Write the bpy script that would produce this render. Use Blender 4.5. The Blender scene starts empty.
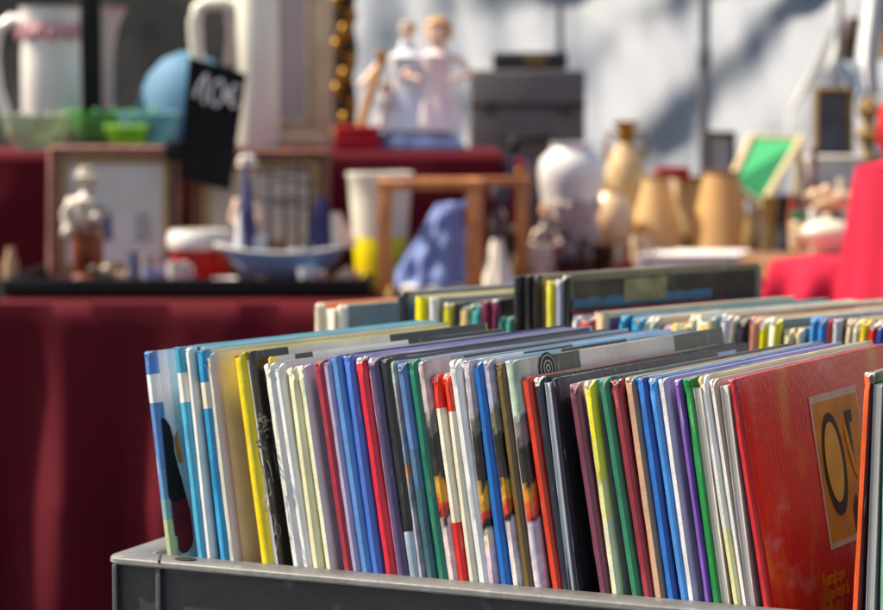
import bpy, bmesh, math, random
from mathutils import Vector, Matrix, noise
random.seed(7)
scene = bpy.context.scene
col = scene.collection
V = Vector

# ------------------------------------------------------------------ camera
F = 2300.0; CX, CY = 441.5, 305.0; HZ = 115.0
PITCH = math.atan((CY - HZ) / F)
CAM = V((0, 0, 1.12))
def ray(x, y):
    a = (x - CX) / F; b = (CY - y) / F
    return V((a, math.cos(PITCH) + b * math.sin(PITCH), -math.sin(PITCH) + b * math.cos(PITCH)))
def at(x, y, d):
    r = ray(x, y); return CAM + r * (d / r.y)
def on_plane(x, y, p0, n):
    r = ray(x, y); return CAM + r * ((p0 - CAM).dot(n) / r.dot(n))
def proj(p):
    q = p - CAM
    z = q.y * math.cos(PITCH) - q.z * math.sin(PITCH)
    u = q.y * math.sin(PITCH) + q.z * math.cos(PITCH)
    return CX + F * q.x / z, CY - F * u / z
def m_at(d): return d / F          # metres per photo pixel at a distance

cd = bpy.data.cameras.new('camera'); cam = bpy.data.objects.new('camera', cd); col.objects.link(cam)
cam.location = CAM; cam.rotation_euler = (math.pi / 2 - PITCH, 0, 0)
cd.sensor_width = 36; cd.lens = 36 * F / 883.0; cd.clip_start = 0.05; cd.clip_end = 500
cd.dof.use_dof = True; cd.dof.focus_distance = 1.165; cd.dof.aperture_fstop = 11.5
scene.camera = cam

# ------------------------------------------------------------------ light
world = bpy.data.worlds.new('World'); scene.world = world; world.use_nodes = True
SUN_AZ = V((-0.985, 0.17, 0)).normalized(); SUN_EL = math.radians(52)
sd = V((SUN_AZ.x * math.cos(SUN_EL), SUN_AZ.y * math.cos(SUN_EL), math.sin(SUN_EL)))
wn = world.node_tree.nodes; bg = wn['Background']
sky = wn.new('ShaderNodeTexSky'); sky.sky_type = 'NISHITA'; sky.sun_disc = False
sky.sun_elevation = SUN_EL; sky.sun_rotation = math.atan2(sd.x, sd.y)
sky.air_density = 1.0; sky.dust_density = 2.0; sky.ozone_density = 1.0
world.node_tree.links.new(sky.outputs[0], bg.inputs[0]); bg.inputs[1].default_value = 0.125
sl = bpy.data.lights.new('sun', 'SUN'); sl.energy = 4.9; sl.angle = math.radians(0.5); sl.color = (1, 0.95, 0.87)
so = bpy.data.objects.new('sun', sl); col.objects.link(so)
so.rotation_euler = sd.to_track_quat('Z', 'Y').to_euler(); so.location = (-3, 2, 6)
vs = scene.view_settings; vs.view_transform = 'Standard'; vs.look = 'None'; vs.gamma = 1; vs.exposure = 0.8
vs.use_curve_mapping = False
vs.use_white_balance = True; vs.white_balance_temperature = 7600; vs.white_balance_tint = 10

# ------------------------------------------------------------------ materials
def lin(c):
    return tuple((v / 255 / 12.92) if v <= 10 else ((v / 255 + 0.055) / 1.055) ** 2.4 for v in c)
def newmat(name):
    m = bpy.data.materials.new(name); m.use_nodes = True
    nt = m.node_tree; return m, nt, nt.nodes['Principled BSDF']
def nd(nt, t, **kw):
    n = nt.nodes.new(t)
    for k, v in kw.items(): setattr(n, k, v)
    return n
MC = {}
def mat(name, c, rough=0.6, var=0.12, scale=30.0, bump=0.0, metal=0.0, coat=0.0, trans=0.0, c2=None, detail=4.0, spec=0.5, thr=None):
    """procedural: base colour wanders between c and c2 (or a darker c) with noise"""
    if name in MC: return MC[name]
    m, nt, b = newmat(name)
    tc = nd(nt, 'ShaderNodeTexCoord'); nz = nd(nt, 'ShaderNodeTexNoise')
    nz.inputs['Scale'].default_value = scale; nz.inputs['Detail'].default_value = detail
    nt.links.new(tc.outputs['Object'], nz.inputs['Vector'])
    rp = nd(nt, 'ShaderNodeValToRGB')
    a = lin(c); e = lin(c2) if c2 else tuple(v * (1 - 2 * var) for v in a)
    lo, hi = thr if thr else (0.3, 0.7)
    rp.color_ramp.elements[0].position = lo; rp.color_ramp.elements[1].position = hi
    rp.color_ramp.elements[0].color = (*e, 1); rp.color_ramp.elements[1].color = (*a, 1)
    nt.links.new(nz.outputs['Fac'], rp.inputs['Fac']); nt.links.new(rp.outputs['Color'], b.inputs['Base Color'])
    mr = nd(nt, 'ShaderNodeMapRange'); mr.inputs['To Min'].default_value = max(0.03, rough - 0.1); mr.inputs['To Max'].default_value = min(1, rough + 0.1)
    nt.links.new(nz.outputs['Fac'], mr.inputs['Value']); nt.links.new(mr.outputs['Result'], b.inputs['Roughness'])
    b.inputs['Metallic'].default_value = metal; b.inputs['Coat Weight'].default_value = coat
    b.inputs['Specular IOR Level'].default_value = spec
    if bump:
        bp = nd(nt, 'ShaderNodeBump'); bp.inputs['Strength'].default_value = bump; bp.inputs['Distance'].default_value = 0.004
        n2 = nd(nt, 'ShaderNodeTexNoise'); n2.inputs['Scale'].default_value = scale * 2.2; n2.inputs['Detail'].default_value = 6
        nt.links.new(tc.outputs['Object'], n2.inputs['Vector'])
        nt.links.new(n2.outputs['Fac'], bp.inputs['Height']); nt.links.new(bp.outputs['Normal'], b.inputs['Normal'])
    if trans:
        tr = nd(nt, 'ShaderNodeBsdfTranslucent'); mx = nd(nt, 'ShaderNodeMixShader'); mx.inputs[0].default_value = trans
        nt.links.new(rp.outputs['Color'], tr.inputs['Color'])
        out = nt.nodes['Material Output']
        nt.links.new(b.outputs[0], mx.inputs[1]); nt.links.new(tr.outputs[0], mx.inputs[2]); nt.links.new(mx.outputs[0], out.inputs['Surface'])
    MC[name] = m; return m
def wood(name, c, c2, scale=14, rough=0.5):
    if name in MC: return MC[name]
    m, nt, b = newmat(name)
    tc = nd(nt, 'ShaderNodeTexCoord'); mp = nd(nt, 'ShaderNodeMapping'); mp.inputs['Scale'].default_value = (scale * 4, scale * 4, scale * 0.5)
    nz = nd(nt, 'ShaderNodeTexNoise'); nz.inputs['Scale'].default_value = 2; nz.inputs['Detail'].default_value = 5; nz.inputs['Distortion'].default_value = 1.0
    rp = nd(nt, 'ShaderNodeValToRGB'); rp.color_ramp.elements[0].color = (*lin(c2), 1); rp.color_ramp.elements[1].color = (*lin(c), 1)
    rp.color_ramp.elements[0].position = .35; rp.color_ramp.elements[1].position = .65
    nt.links.new(tc.outputs['Object'], mp.inputs['Vector']); nt.links.new(mp.outputs[0], nz.inputs['Vector'])
    nt.links.new(nz.outputs['Fac'], rp.inputs['Fac']); nt.links.new(rp.outputs[0], b.inputs['Base Color']); b.inputs['Roughness'].default_value = rough
    MC[name] = m; return m
def glass(name, c, rough=0.03):
    if name in MC: return MC[name]
    m, nt, b = newmat(name)
    tc = nd(nt, 'ShaderNodeTexCoord'); nz = nd(nt, 'ShaderNodeTexNoise'); nz.inputs['Scale'].default_value = 40
    mx = nd(nt, 'ShaderNodeMixRGB'); mx.inputs[1].default_value = (*lin(c), 1); mx.inputs[2].default_value = (*[v * .8 for v in lin(c)], 1)
    nt.links.new(tc.outputs['Object'], nz.inputs['Vector']); nt.links.new(nz.outputs['Fac'], mx.inputs[0]); nt.links.new(mx.outputs[0], b.inputs['Base Color'])
    b.inputs['Roughness'].default_value = rough; b.inputs['Transmission Weight'].default_value = 0.55; b.inputs['IOR'].default_value = 1.35
    MC[name] = m; return m

def make_print():
    m, nt, b = newmat('printed_cover')
    at_c = nd(nt, 'ShaderNodeAttribute', attribute_name='Col'); at_w = nd(nt, 'ShaderNodeAttribute', attribute_name='wear')
    tc = nd(nt, 'ShaderNodeTexCoord'); oi = nd(nt, 'ShaderNodeObjectInfo')
    ad = nd(nt, 'ShaderNodeVectorMath', operation='ADD')
    rv = nd(nt, 'ShaderNodeMath', operation='MULTIPLY'); rv.inputs[1].default_value = 37.0
    nt.links.new(oi.outputs['Random'], rv.inputs[0]); nt.links.new(tc.outputs['Object'], ad.inputs[0]); nt.links.new(rv.outputs[0], ad.inputs[1])
    # faint grime / fading
    n1 = nd(nt, 'ShaderNodeTexNoise'); n1.inputs['Scale'].default_value = 35; n1.inputs['Detail'].default_value = 6
    nt.links.new(ad.outputs[0], n1.inputs['Vector'])
    r1 = nd(nt, 'ShaderNodeMapRange'); r1.inputs['From Min'].default_value = .3; r1.inputs['From Max'].default_value = .7; r1.inputs['To Min'].default_value = .80; r1.inputs['To Max'].default_value = 1.06
    nt.links.new(n1.outputs['Fac'], r1.inputs['Value'])
    mul = nd(nt, 'ShaderNodeVectorMath', operation='SCALE'); nt.links.new(at_c.outputs['Color'], mul.inputs[0]); nt.links.new(r1.outputs['Result'], mul.inputs['Scale'])
    # rubbed edges, and tiny scratches
    n2 = nd(nt, 'ShaderNodeTexNoise'); n2.inputs['Scale'].default_value = 330; n2.inputs['Detail'].default_value = 4; n2.inputs['Roughness'].default_value = .7
    nt.links.new(ad.outputs[0], n2.inputs['Vector'])
    s = nd(nt, 'ShaderNodeMath', operation='ADD'); nt.links.new(at_w.outputs['Fac'], s.inputs[0]); nt.links.new(n2.outputs['Fac'], s.inputs[1])
    r2 = nd(nt, 'ShaderNodeMapRange'); r2.inputs['From Min'].default_value = 1.14; r2.inputs['From Max'].default_value = 1.22
    nt.links.new(s.outputs[0], r2.inputs['Value'])
    mps = nd(nt, 'ShaderNodeMapping'); mps.inputs['Scale'].default_value = (700, 500, 45); nt.links.new(ad.outputs[0], mps.inputs[0])
    ns = nd(nt, 'ShaderNodeTexNoise'); ns.inputs['Scale'].default_value = 1; ns.inputs['Detail'].default_value = 3; nt.links.new(mps.outputs[0], ns.inputs['Vector'])
    rs = nd(nt, 'ShaderNodeMapRange'); rs.inputs['From Min'].default_value = .66; rs.inputs['From Max'].default_value = .78; rs.inputs['To Max'].default_value = .5; nt.links.new(ns.outputs['Fac'], rs.inputs['Value'])
    mxw = nd(nt, 'ShaderNodeMath', operation='MAXIMUM')
    mx = nd(nt, 'ShaderNodeMixRGB'); mx.inputs[2].default_value = (.72, .70, .65, 1)
    nt.links.new(r2.outputs['Result'], mxw.inputs[0]); nt.links.new(rs.outputs['Result'], mxw.inputs[1]); nt.links.new(mxw.outputs[0], mx.inputs[0]); nt.links.new(mul.outputs[0], mx.inputs[1]); nt.links.new(mx.outputs[0], b.inputs['Base Color'])
    r3 = nd(nt, 'ShaderNodeMapRange'); r3.inputs['To Min'].default_value = .18; r3.inputs['To Max'].default_value = .42
    nt.links.new(n1.outputs['Fac'], r3.inputs['Value']); nt.links.new(r3.outputs['Result'], b.inputs['Roughness'])
    b.inputs['Coat Weight'].default_value = .15; b.inputs['Coat Roughness'].default_value = .15; b.inputs['Specular IOR Level'].default_value = .42
    n3 = nd(nt, 'ShaderNodeTexNoise'); n3.inputs['Scale'].default_value = 900; n3.inputs['Detail'].default_value = 3
    nt.links.new(ad.outputs[0], n3.inputs['Vector'])
    n4 = nd(nt, 'ShaderNodeTexNoise'); n4.inputs['Scale'].default_value = 90; n4.inputs['Detail'].default_value = 3
    nt.links.new(ad.outputs[0], n4.inputs['Vector'])
    b1 = nd(nt, 'ShaderNodeBump'); b1.inputs['Strength'].default_value = .22; b1.inputs['Distance'].default_value = .0006
    b2 = nd(nt, 'ShaderNodeBump'); b2.inputs['Strength'].default_value = .35; b2.inputs['Distance'].default_value = .0012
    nt.links.new(n3.outputs['Fac'], b1.inputs['Height']); nt.links.new(n4.outputs['Fac'], b2.inputs['Height'])
    nt.links.new(b1.outputs['Normal'], b2.inputs['Normal']); nt.links.new(b2.outputs['Normal'], b.inputs['Normal'])
    return m
PRINT = make_print()
def make_pages():
    m, nt, b = newmat('page_edges')
    tc = nd(nt, 'ShaderNodeTexCoord'); mp = nd(nt, 'ShaderNodeMapping'); mp.inputs['Scale'].default_value = (2600, 14, 14)
    nz = nd(nt, 'ShaderNodeTexNoise'); nz.inputs['Scale'].default_value = 1; nz.inputs['Detail'].default_value = 2
    rp = nd(nt, 'ShaderNodeValToRGB'); rp.color_ramp.elements[0].color = (*lin((196, 190, 178)), 1); rp.color_ramp.elements[1].color = (*lin((236, 231, 218)), 1)
    rp.color_ramp.elements[0].position = .3; rp.color_ramp.elements[1].position = .6
    nt.links.new(tc.outputs['Object'], mp.inputs[0]); nt.links.new(mp.outputs[0], nz.inputs['Vector'])
    nt.links.new(nz.outputs['Fac'], rp.inputs['Fac']); nt.links.new(rp.outputs[0], b.inputs['Base Color']); b.inputs['Roughness'].default_value = .8
    return m
PAGES = make_pages()
def make_redart():
    """mottled brushed red and orange artwork on the big album"""
    m, nt, b = newmat('red_artwork')
    tc = nd(nt, 'ShaderNodeTexCoord'); mp = nd(nt, 'ShaderNodeMapping'); mp.inputs['Scale'].default_value = (1, 1.0, .55)
    nt.links.new(tc.outputs['Object'], mp.inputs[0])
    n1 = nd(nt, 'ShaderNodeTexNoise'); n1.inputs['Scale'].default_value = 26; n1.inputs['Detail'].default_value = 5; n1.inputs['Distortion'].default_value = .4
    nt.links.new(mp.outputs[0], n1.inputs['Vector'])
    rp = nd(nt, 'ShaderNodeValToRGB'); e = rp.color_ramp.elements
    e[0].position = .30; e[0].color = (*lin((222, 40, 30)), 1); e[1].position = .74; e[1].color = (*lin((246, 160, 70)), 1)
    for p, c in ((.40, (240, 44, 30)), (.55, (242, 54, 34)), (.64, (244, 112, 50))):
        q = e.new(p); q.color = (*lin(c), 1)
    nt.links.new(n1.outputs['Fac'], rp.inputs['Fac'])
    mp2 = nd(nt, 'ShaderNodeMapping'); mp2.inputs['Scale'].default_value = (1, 420, 60); nt.links.new(tc.outputs['Object'], mp2.inputs[0])
    n2 = nd(nt, 'ShaderNodeTexNoise'); n2.inputs['Scale'].default_value = 1; n2.inputs['Detail'].default_value = 5; nt.links.new(mp2.outputs[0], n2.inputs['Vector'])
    r2 = nd(nt, 'ShaderNodeMapRange'); r2.inputs['From Min'].default_value = .3; r2.inputs['From Max'].default_value = .7; r2.inputs['To Min'].default_value = .85; r2.inputs['To Max'].default_value = 1.12
    nt.links.new(n2.outputs['Fac'], r2.inputs['Value'])
    mul = nd(nt, 'ShaderNodeVectorMath', operation='SCALE'); nt.links.new(rp.outputs[0], mul.inputs[0]); nt.links.new(r2.outputs[0], mul.inputs['Scale'])
    # pale brushed patches
    n5 = nd(nt, 'ShaderNodeTexNoise'); n5.inputs['Scale'].default_value = 17; n5.inputs['Detail'].default_value = 8; n5.inputs['Roughness'].default_value = .7
    mp3 = nd(nt, 'ShaderNodeMapping'); mp3.inputs['Location'].default_value = (3, 4.3, 1.2); mp3.inputs['Scale'].default_value = (1, 1, 1.8); nt.links.new(tc.outputs['Object'], mp3.inputs[0]); nt.links.new(mp3.outputs[0], n5.inputs['Vector'])
    r5 = nd(nt, 'ShaderNodeMapRange'); r5.inputs['From Min'].default_value = .55; r5.inputs['From Max'].default_value = .74; r5.inputs['To Max'].default_value = .5
    nt.links.new(n5.outputs['Fac'], r5.inputs['Value'])
    mx = nd(nt, 'ShaderNodeMixRGB'); mx.inputs[2].default_value = (*lin((240, 190, 170)), 1)
    nt.links.new(r5.outputs[0], mx.inputs[0]); nt.links.new(mul.outputs[0], mx.inputs[1])
    at_w = nd(nt, 'ShaderNodeAttribute', attribute_name='wear')
    n6 = nd(nt, 'ShaderNodeTexNoise'); n6.inputs['Scale'].default_value = 400; nt.links.new(tc.outputs['Object'], n6.inputs['Vector'])
    s = nd(nt, 'ShaderNodeMath', operation='ADD'); nt.links.new(at_w.outputs['Fac'], s.inputs[0]); nt.links.new(n6.outputs['Fac'], s.inputs[1])
    r6 = nd(nt, 'ShaderNodeMapRange'); r6.inputs['From Min'].default_value = 1.2; r6.inputs['From Max'].default_value = 1.3; nt.links.new(s.outputs[0], r6.inputs['Value'])
    m2 = nd(nt, 'ShaderNodeMixRGB'); m2.inputs[2].default_value = (*lin((225, 150, 140)), 1); nt.links.new(r6.outputs[0], m2.inputs[0]); nt.links.new(mx.outputs[0], m2.inputs[1])
    nt.links.new(m2.outputs[0], b.inputs['Base Color'])
    b.inputs['Roughness'].default_value = .3; b.inputs['Coat Weight'].default_value = .2; b.inputs['Coat Roughness'].default_value = .12; b.inputs['Specular IOR Level'].default_value = .4
    n3 = nd(nt, 'ShaderNodeTexNoise'); n3.inputs['Scale'].default_value = 420; n3.inputs['Detail'].default_value = 2
    mp4 = nd(nt, 'ShaderNodeMapping'); mp4.inputs['Scale'].default_value = (1, 1, .5); nt.links.new(tc.outputs['Object'], mp4.inputs[0]); nt.links.new(mp4.outputs[0], n3.inputs['Vector'])
    bp = nd(nt, 'ShaderNodeBump'); bp.inputs['Strength'].default_value = .28; bp.inputs['Distance'].default_value = .0008
    nt.links.new(n3.outputs['Fac'], bp.inputs['Height']); nt.links.new(bp.outputs['Normal'], b.inputs['Normal']); nt.links.new(bp.outputs['Normal'], b.inputs['Coat Normal'])
    return m
REDART = make_redart()
def make_plastic(name, k0, k1, ks):
    m, nt, b = newmat(name)
    tc = nd(nt, 'ShaderNodeTexCoord'); geo = nd(nt, 'ShaderNodeNewGeometry')
    nz = nd(nt, 'ShaderNodeTexNoise'); nz.inputs['Scale'].default_value = 30; nz.inputs['Detail'].default_value = 8; nz.inputs['Roughness'].default_value = .65
    nt.links.new(tc.outputs['Object'], nz.inputs['Vector'])
    rp = nd(nt, 'ShaderNodeValToRGB'); rp.color_ramp.elements[0].color = (*lin(k0), 1); rp.color_ramp.elements[1].color = (*lin(k1), 1)
    rp.color_ramp.elements[0].position = .3; rp.color_ramp.elements[1].position = .7
    nt.links.new(nz.outputs['Fac'], rp.inputs['Fac'])
    # pale scuffs where edges are rubbed (bevel node finds the edges)
    bv = nd(nt, 'ShaderNodeBevel'); bv.samples = 4; bv.inputs['Radius'].default_value = .0025
    dt = nd(nt, 'ShaderNodeVectorMath', operation='DOT_PRODUCT'); nt.links.new(bv.outputs[0], dt.inputs[0]); nt.links.new(geo.outputs['Normal'], dt.inputs[1])
    n2 = nd(nt, 'ShaderNodeTexNoise'); n2.inputs['Scale'].default_value = 90; n2.inputs['Detail'].default_value = 6; nt.links.new(tc.outputs['Object'], n2.inputs['Vector'])
    a = nd(nt, 'ShaderNodeMath', operation='SUBTRACT'); a.inputs[0].default_value = 1.0; nt.links.new(dt.outputs['Value'], a.inputs[1])
    mm = nd(nt, 'ShaderNodeMath', operation='MULTIPLY'); mm.inputs[1].default_value = 3.0; nt.links.new(a.outputs[0], mm.inputs[0])
    m3 = nd(nt, 'ShaderNodeMath', operation='ADD'); nt.links.new(mm.outputs[0], m3.inputs[0]); nt.links.new(n2.outputs['Fac'], m3.inputs[1])
    r2 = nd(nt, 'ShaderNodeMapRange'); r2.inputs['From Min'].default_value = .62; r2.inputs['From Max'].default_value = .95; r2.inputs['To Max'].default_value = .75; nt.links.new(m3.outputs[0], r2.inputs['Value'])
    mx = nd(nt, 'ShaderNodeMixRGB'); mx.inputs[2].default_value = (*lin(ks), 1)
    nt.links.new(r2.outputs[0], mx.inputs[0]); nt.links.new(rp.outputs[0], mx.inputs[1]); nt.links.new(mx.outputs[0], b.inputs['Base Color'])
    b.inputs['Roughness'].default_value = .5
    bp = nd(nt, 'ShaderNodeBump'); bp.inputs['Strength'].default_value = .3; bp.inputs['Distance'].default_value = .001
    n3 = nd(nt, 'ShaderNodeTexNoise'); n3.inputs['Scale'].default_value = 250; n3.inputs['Detail'].default_value = 5; nt.links.new(tc.outputs['Object'], n3.inputs['Vector'])
    nt.links.new(n3.outputs['Fac'], bp.inputs['Height']); nt.links.new(bp.outputs[0], b.inputs['Normal'])
    return m
PLASTIC = make_plastic('crate_plastic_shaded', (46, 46, 49), (60, 60, 63), (120, 120, 120)); RIMPL = make_plastic('scuffed_lit_rim_plastic', (80, 81, 83), (104, 104, 105), (168, 168, 166))  # one plastic in two tones: shade painted into the body, scuffed lit rim

# ------------------------------------------------------------------ mesh builder
class MB:
    def __init__(s): s.v = []; s.f = []
    def add(s, vs, fs):
        o = len(s.v); s.v += [V(p) for p in vs]; s.f += [tuple(i + o for i in f) for f in fs]; return s
    def box(s, c, size, M=None, bev=0.0):
        x, y, z = [k / 2 for k in size]; c = V(c)
        if bev:
            b = min(bev, x * .9, y * .9, z * .9); bm = bmesh.new(); bmesh.ops.create_cube(bm, size=1)
            for q in bm.verts: q.co = V((q.co.x * 2 * x, q.co.y * 2 * y, q.co.z * 2 * z))
            bmesh.ops.bevel(bm, geom=bm.edges[:], offset=b, segments=2, affect='EDGES', profile=.5)
            bm.verts.index_update(); vs = [q.co.copy() for q in bm.verts]; fs = [[q.index for q in f.verts] for f in bm.faces]; bm.free()
        else:
            vs = [V((i * x, j * y, k * z)) for k in (-1, 1) for j in (-1, 1) for i in (-1, 1)]
            fs = [(0, 2, 3, 1), (4, 5, 7, 6), (0, 1, 5, 4), (2, 6, 7, 3), (0, 4, 6, 2), (1, 3, 7, 5)]
        if M: vs = [M @ p for p in vs]
        return s.add([p + c for p in vs], fs)
    def lathe(s, prof, c=(0, 0, 0), seg=24, sq=(1, 1), M=None, wob=0):
        c = V(c); vs = []; fs = []
        for r, z in prof:
            for k in range(seg):
                a = 2 * math.pi * k / seg; w = 1 + (wob * math.sin(a * 8) if wob else 0)
                p = V((r * w * sq[0] * math.cos(a), r * w * sq[1] * math.sin(a), z)); vs.append((M @ p if M else p) + c)
        n = len(prof)
        for i in range(n - 1):
            for k in range(seg):
                k2 = (k + 1) % seg; fs.append((i * seg + k, i * seg + k2, (i + 1) * seg + k2, (i + 1) * seg + k))
        if prof[0][0] > 1e-5: fs.append(tuple(range(seg - 1, -1, -1)))
        if prof[-1][0] > 1e-5: fs.append(tuple((n - 1) * seg + k for k in range(seg)))
        return s.add(vs, fs)
    def ball(s, c, r, seg=14, M=None):
        r = V((r, r, r)) if not hasattr(r, '__len__') else V(r); n = seg // 2 + 1
        prof = [(math.sin(math.pi * i / n), -math.cos(math.pi * i / n)) for i in range(n + 1)]
        o = MB(); o.lathe([(max(a, 0), b) for a, b in prof], seg=seg)
        return s.add([(M @ V((p.x * r.x, p.y * r.y, p.z * r.z)) if M else V((p.x * r.x, p.y * r.y, p.z * r.z))) + V(c) for p in o.v], o.f)
    def tube(s, path, rad, seg=10):
        path = [V(p) for p in path]; n = len(path); rad = rad if hasattr(rad, '__len__') else [rad] * n
        vs = []; fs = []; up = V((.31, .52, .79))
        for i, p in enumerate(path):
            t = (path[min(i + 1, n - 1)] - path[max(i - 1, 0)]).normalized()
            a = t.cross(up)
            a = a.normalized() if a.length > 1e-4 else t.orthogonal().normalized()
            b = t.cross(a)
            for k in range(seg):
                q = 2 * math.pi * k / seg; vs.append(p + (a * math.cos(q) + b * math.sin(q)) * rad[i])
        for i in range(n - 1):
            for k in range(seg):
                k2 = (k + 1) % seg; fs.append((i * seg + k, i * seg + k2, (i + 1) * seg + k2, (i + 1) * seg + k))
        fs.append(tuple(range(seg - 1, -1, -1))); fs.append(tuple((n - 1) * seg + k for k in range(seg)))
        return s.add(vs, fs)
    def prism(s, poly, y0, y1):
        n = len(poly); vs = [V((p[0], y0, p[1])) for p in poly] + [V((p[0], y1, p[1])) for p in poly]
        fs = [tuple(range(n)), tuple(range(2 * n - 1, n - 1, -1))] + [(i, i + n, (i + 1) % n + n, (i + 1) % n) for i in range(n)]
        return s.add(vs, fs)
    def grid(s, fn, nu, nv):
        vs = [V(fn(i / nu, j / nv)) for j in range(nv + 1) for i in range(nu + 1)]
        fs = [(j * (nu + 1) + i, j * (nu + 1) + i + 1, (j + 1) * (nu + 1) + i + 1, (j + 1) * (nu + 1) + i) for j in range(nv) for i in range(nu)]
        return s.add(vs, fs)
    def build(s, name, m, parent=None, smooth=True, fix=True, ang=38, loc=None):
        me = bpy.data.meshes.new(name); me.from_pydata([tuple(p) for p in s.v], [], s.f)
        if fix:
            bm = bmesh.new(); bm.from_mesh(me); bmesh.ops.recalc_face_normals(bm, faces=bm.faces); bm.to_mesh(me); bm.free()
        if smooth:
            me.polygons.foreach_set('use_smooth', [True] * len(me.polygons)); me.set_sharp_from_angle(angle=math.radians(ang))
        me.materials.append(m); me.update()
        o = bpy.data.objects.new(name, me); col.objects.link(o)
        if parent: o.parent = parent
        if loc is not None: o.location = loc
        return o
def tag(o, label, cat, group=None):
    o['label'] = label; o['category'] = cat
    if group: o['group'] = group
    return o
def thing(name, label, cat, loc=(0, 0, 0), rz=0.0, group=None):
    o = bpy.data.objects.new(name, None); o.empty_display_size = .03; col.objects.link(o)
    o.location = loc; o.rotation_euler = (0, 0, rz); return tag(o, label, cat, group)
def solidify(o, t, off=-1):
    m = o.modifiers.new('thickness', 'SOLIDIFY'); m.thickness = t; m.offset = off; return o
def arc(cx, cz, rx, rz, a0, a1, n=10, y=0):
    return [V((cx + rx * math.cos(math.radians(a0 + (a1 - a0) * i / n)), y, cz + rz * math.sin(math.radians(a0 + (a1 - a0) * i / n)))) for i in range(n + 1)]
# ------------------------------------------------------------------ crates
YAW = math.radians(23.5)
R_ = V((math.cos(YAW), -math.sin(YAW), 0)); Q_ = V((math.sin(YAW), math.cos(YAW), 0))
P0 = at(441.5, 586.5, 1.178); ZRIM = P0.z
def along(p0, xpx):                      # point of the line p0 + t R_ seen at pixel column xpx
    lo, hi = -1.5, 1.0
    for _ in range(60):
        t = (lo + hi) / 2
        if proj(p0 + R_ * t)[0] < xpx: lo = t
        else: hi = t
    return p0 + R_ * t
C0 = along(P0, 103.5)
CR_H, CR_L, CR_D = 0.225, 0.60, 0.40
ZTAB = ZRIM - CR_H
C1 = along(C0 + Q_ * 0.408, 290)
def rrect(x0, y0, x1, y1, r, n=6):
    p = []
    for cx, cy, a in ((x1 - r, y1 - r, 0), (x0 + r, y1 - r, 90), (x0 + r, y0 + r, 180), (x1 - r, y0 + r, 270)):
        for i in range(n + 1):
            q = math.radians(a + 90 * i / n); p.append((cx + r * math.cos(q), cy + r * math.sin(q)))
    return p
def ring(mb, loops):                    # loft closed loops [(pts2d, z)]
    n = len(loops[0][0]); vs = []; fs = []
    for pts, z in loops: vs += [V((p[0], p[1], z)) for p in pts]
    m = len(loops)
    for i in range(m - 1):
        for k in range(n):
            k2 = (k + 1) % n; fs.append((i * n + k, i * n + k2, (i + 1) * n + k2, (i + 1) * n + k))
    mb.add(vs, fs); return mb
def crate(label, p):
    t = thing('plastic_crate', label, 'crate', (p.x, p.y, ZTAB), -YAW, 'grey plastic crates of books')
    L, D, H = CR_L, CR_D, CR_H
    w = 0.0040                             # rim overhang
    mb = MB(); o = lambda i, r: rrect(i, i, L - i, D - i, r)
    ring(mb, [(o(w, .004), 0.0), (o(w, .004), H - .004), (o(w + .004, .002), H - .004), (o(w + .004, .002), .004)])
    mb.add([V((q[0], q[1], 0)) for q in o(w, .004)], [tuple(range(28))]); mb.add([V((q[0], q[1], .004)) for q in o(w + .004, .002)], [tuple(range(28))])
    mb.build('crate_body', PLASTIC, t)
    mb = MB()
    ring(mb, [(o(.0008, .0095), H - .0034), (o(.0, .010), H - .003), (o(.0, .010), H - .0009), (o(.0008, .0095), H), (o(.0187, .007), H), (o(.0195, .006), H - .0009), (o(.0195, .006), H - .0038), (o(.0008, .0095), H - .0038), (o(.0008, .0095), H - .0034)])
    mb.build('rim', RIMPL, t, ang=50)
    for x in (.0062, .034, .566, .5938):
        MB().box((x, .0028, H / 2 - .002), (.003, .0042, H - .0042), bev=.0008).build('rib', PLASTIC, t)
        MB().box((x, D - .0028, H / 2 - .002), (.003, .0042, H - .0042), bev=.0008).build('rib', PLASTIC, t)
    for y in (.2,):
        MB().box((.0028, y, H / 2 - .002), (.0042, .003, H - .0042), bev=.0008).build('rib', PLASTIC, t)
    # moulded seam and drain hole near the corner of the rim, small lug below it
    M = Matrix.Rotation(math.radians(28), 3, 'Z')
    MB().box((.030, .0098, H + .0001), (.0011, .0225, .0012), M=M).build('seam', mat('seam_dark', (60, 60, 62)), t)
    MB().lathe([(0, 0), (.0052, 0), (.0058, .0006), (.0045, .0009), (.0, .0009)], (.046, .0105, H), 18, sq=(1.15, .7)).build('drain_hole', mat('hole_shade', (24, 24, 26)), t)  # raised dark disc stands in for the shade inside the hole
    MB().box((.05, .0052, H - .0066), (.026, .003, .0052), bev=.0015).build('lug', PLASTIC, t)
    return t
crate('scuffed grey plastic crate in front, packed with thin albums', C0)
crate('grey plastic crate behind the front one, mostly hidden by albums', C1)

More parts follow.
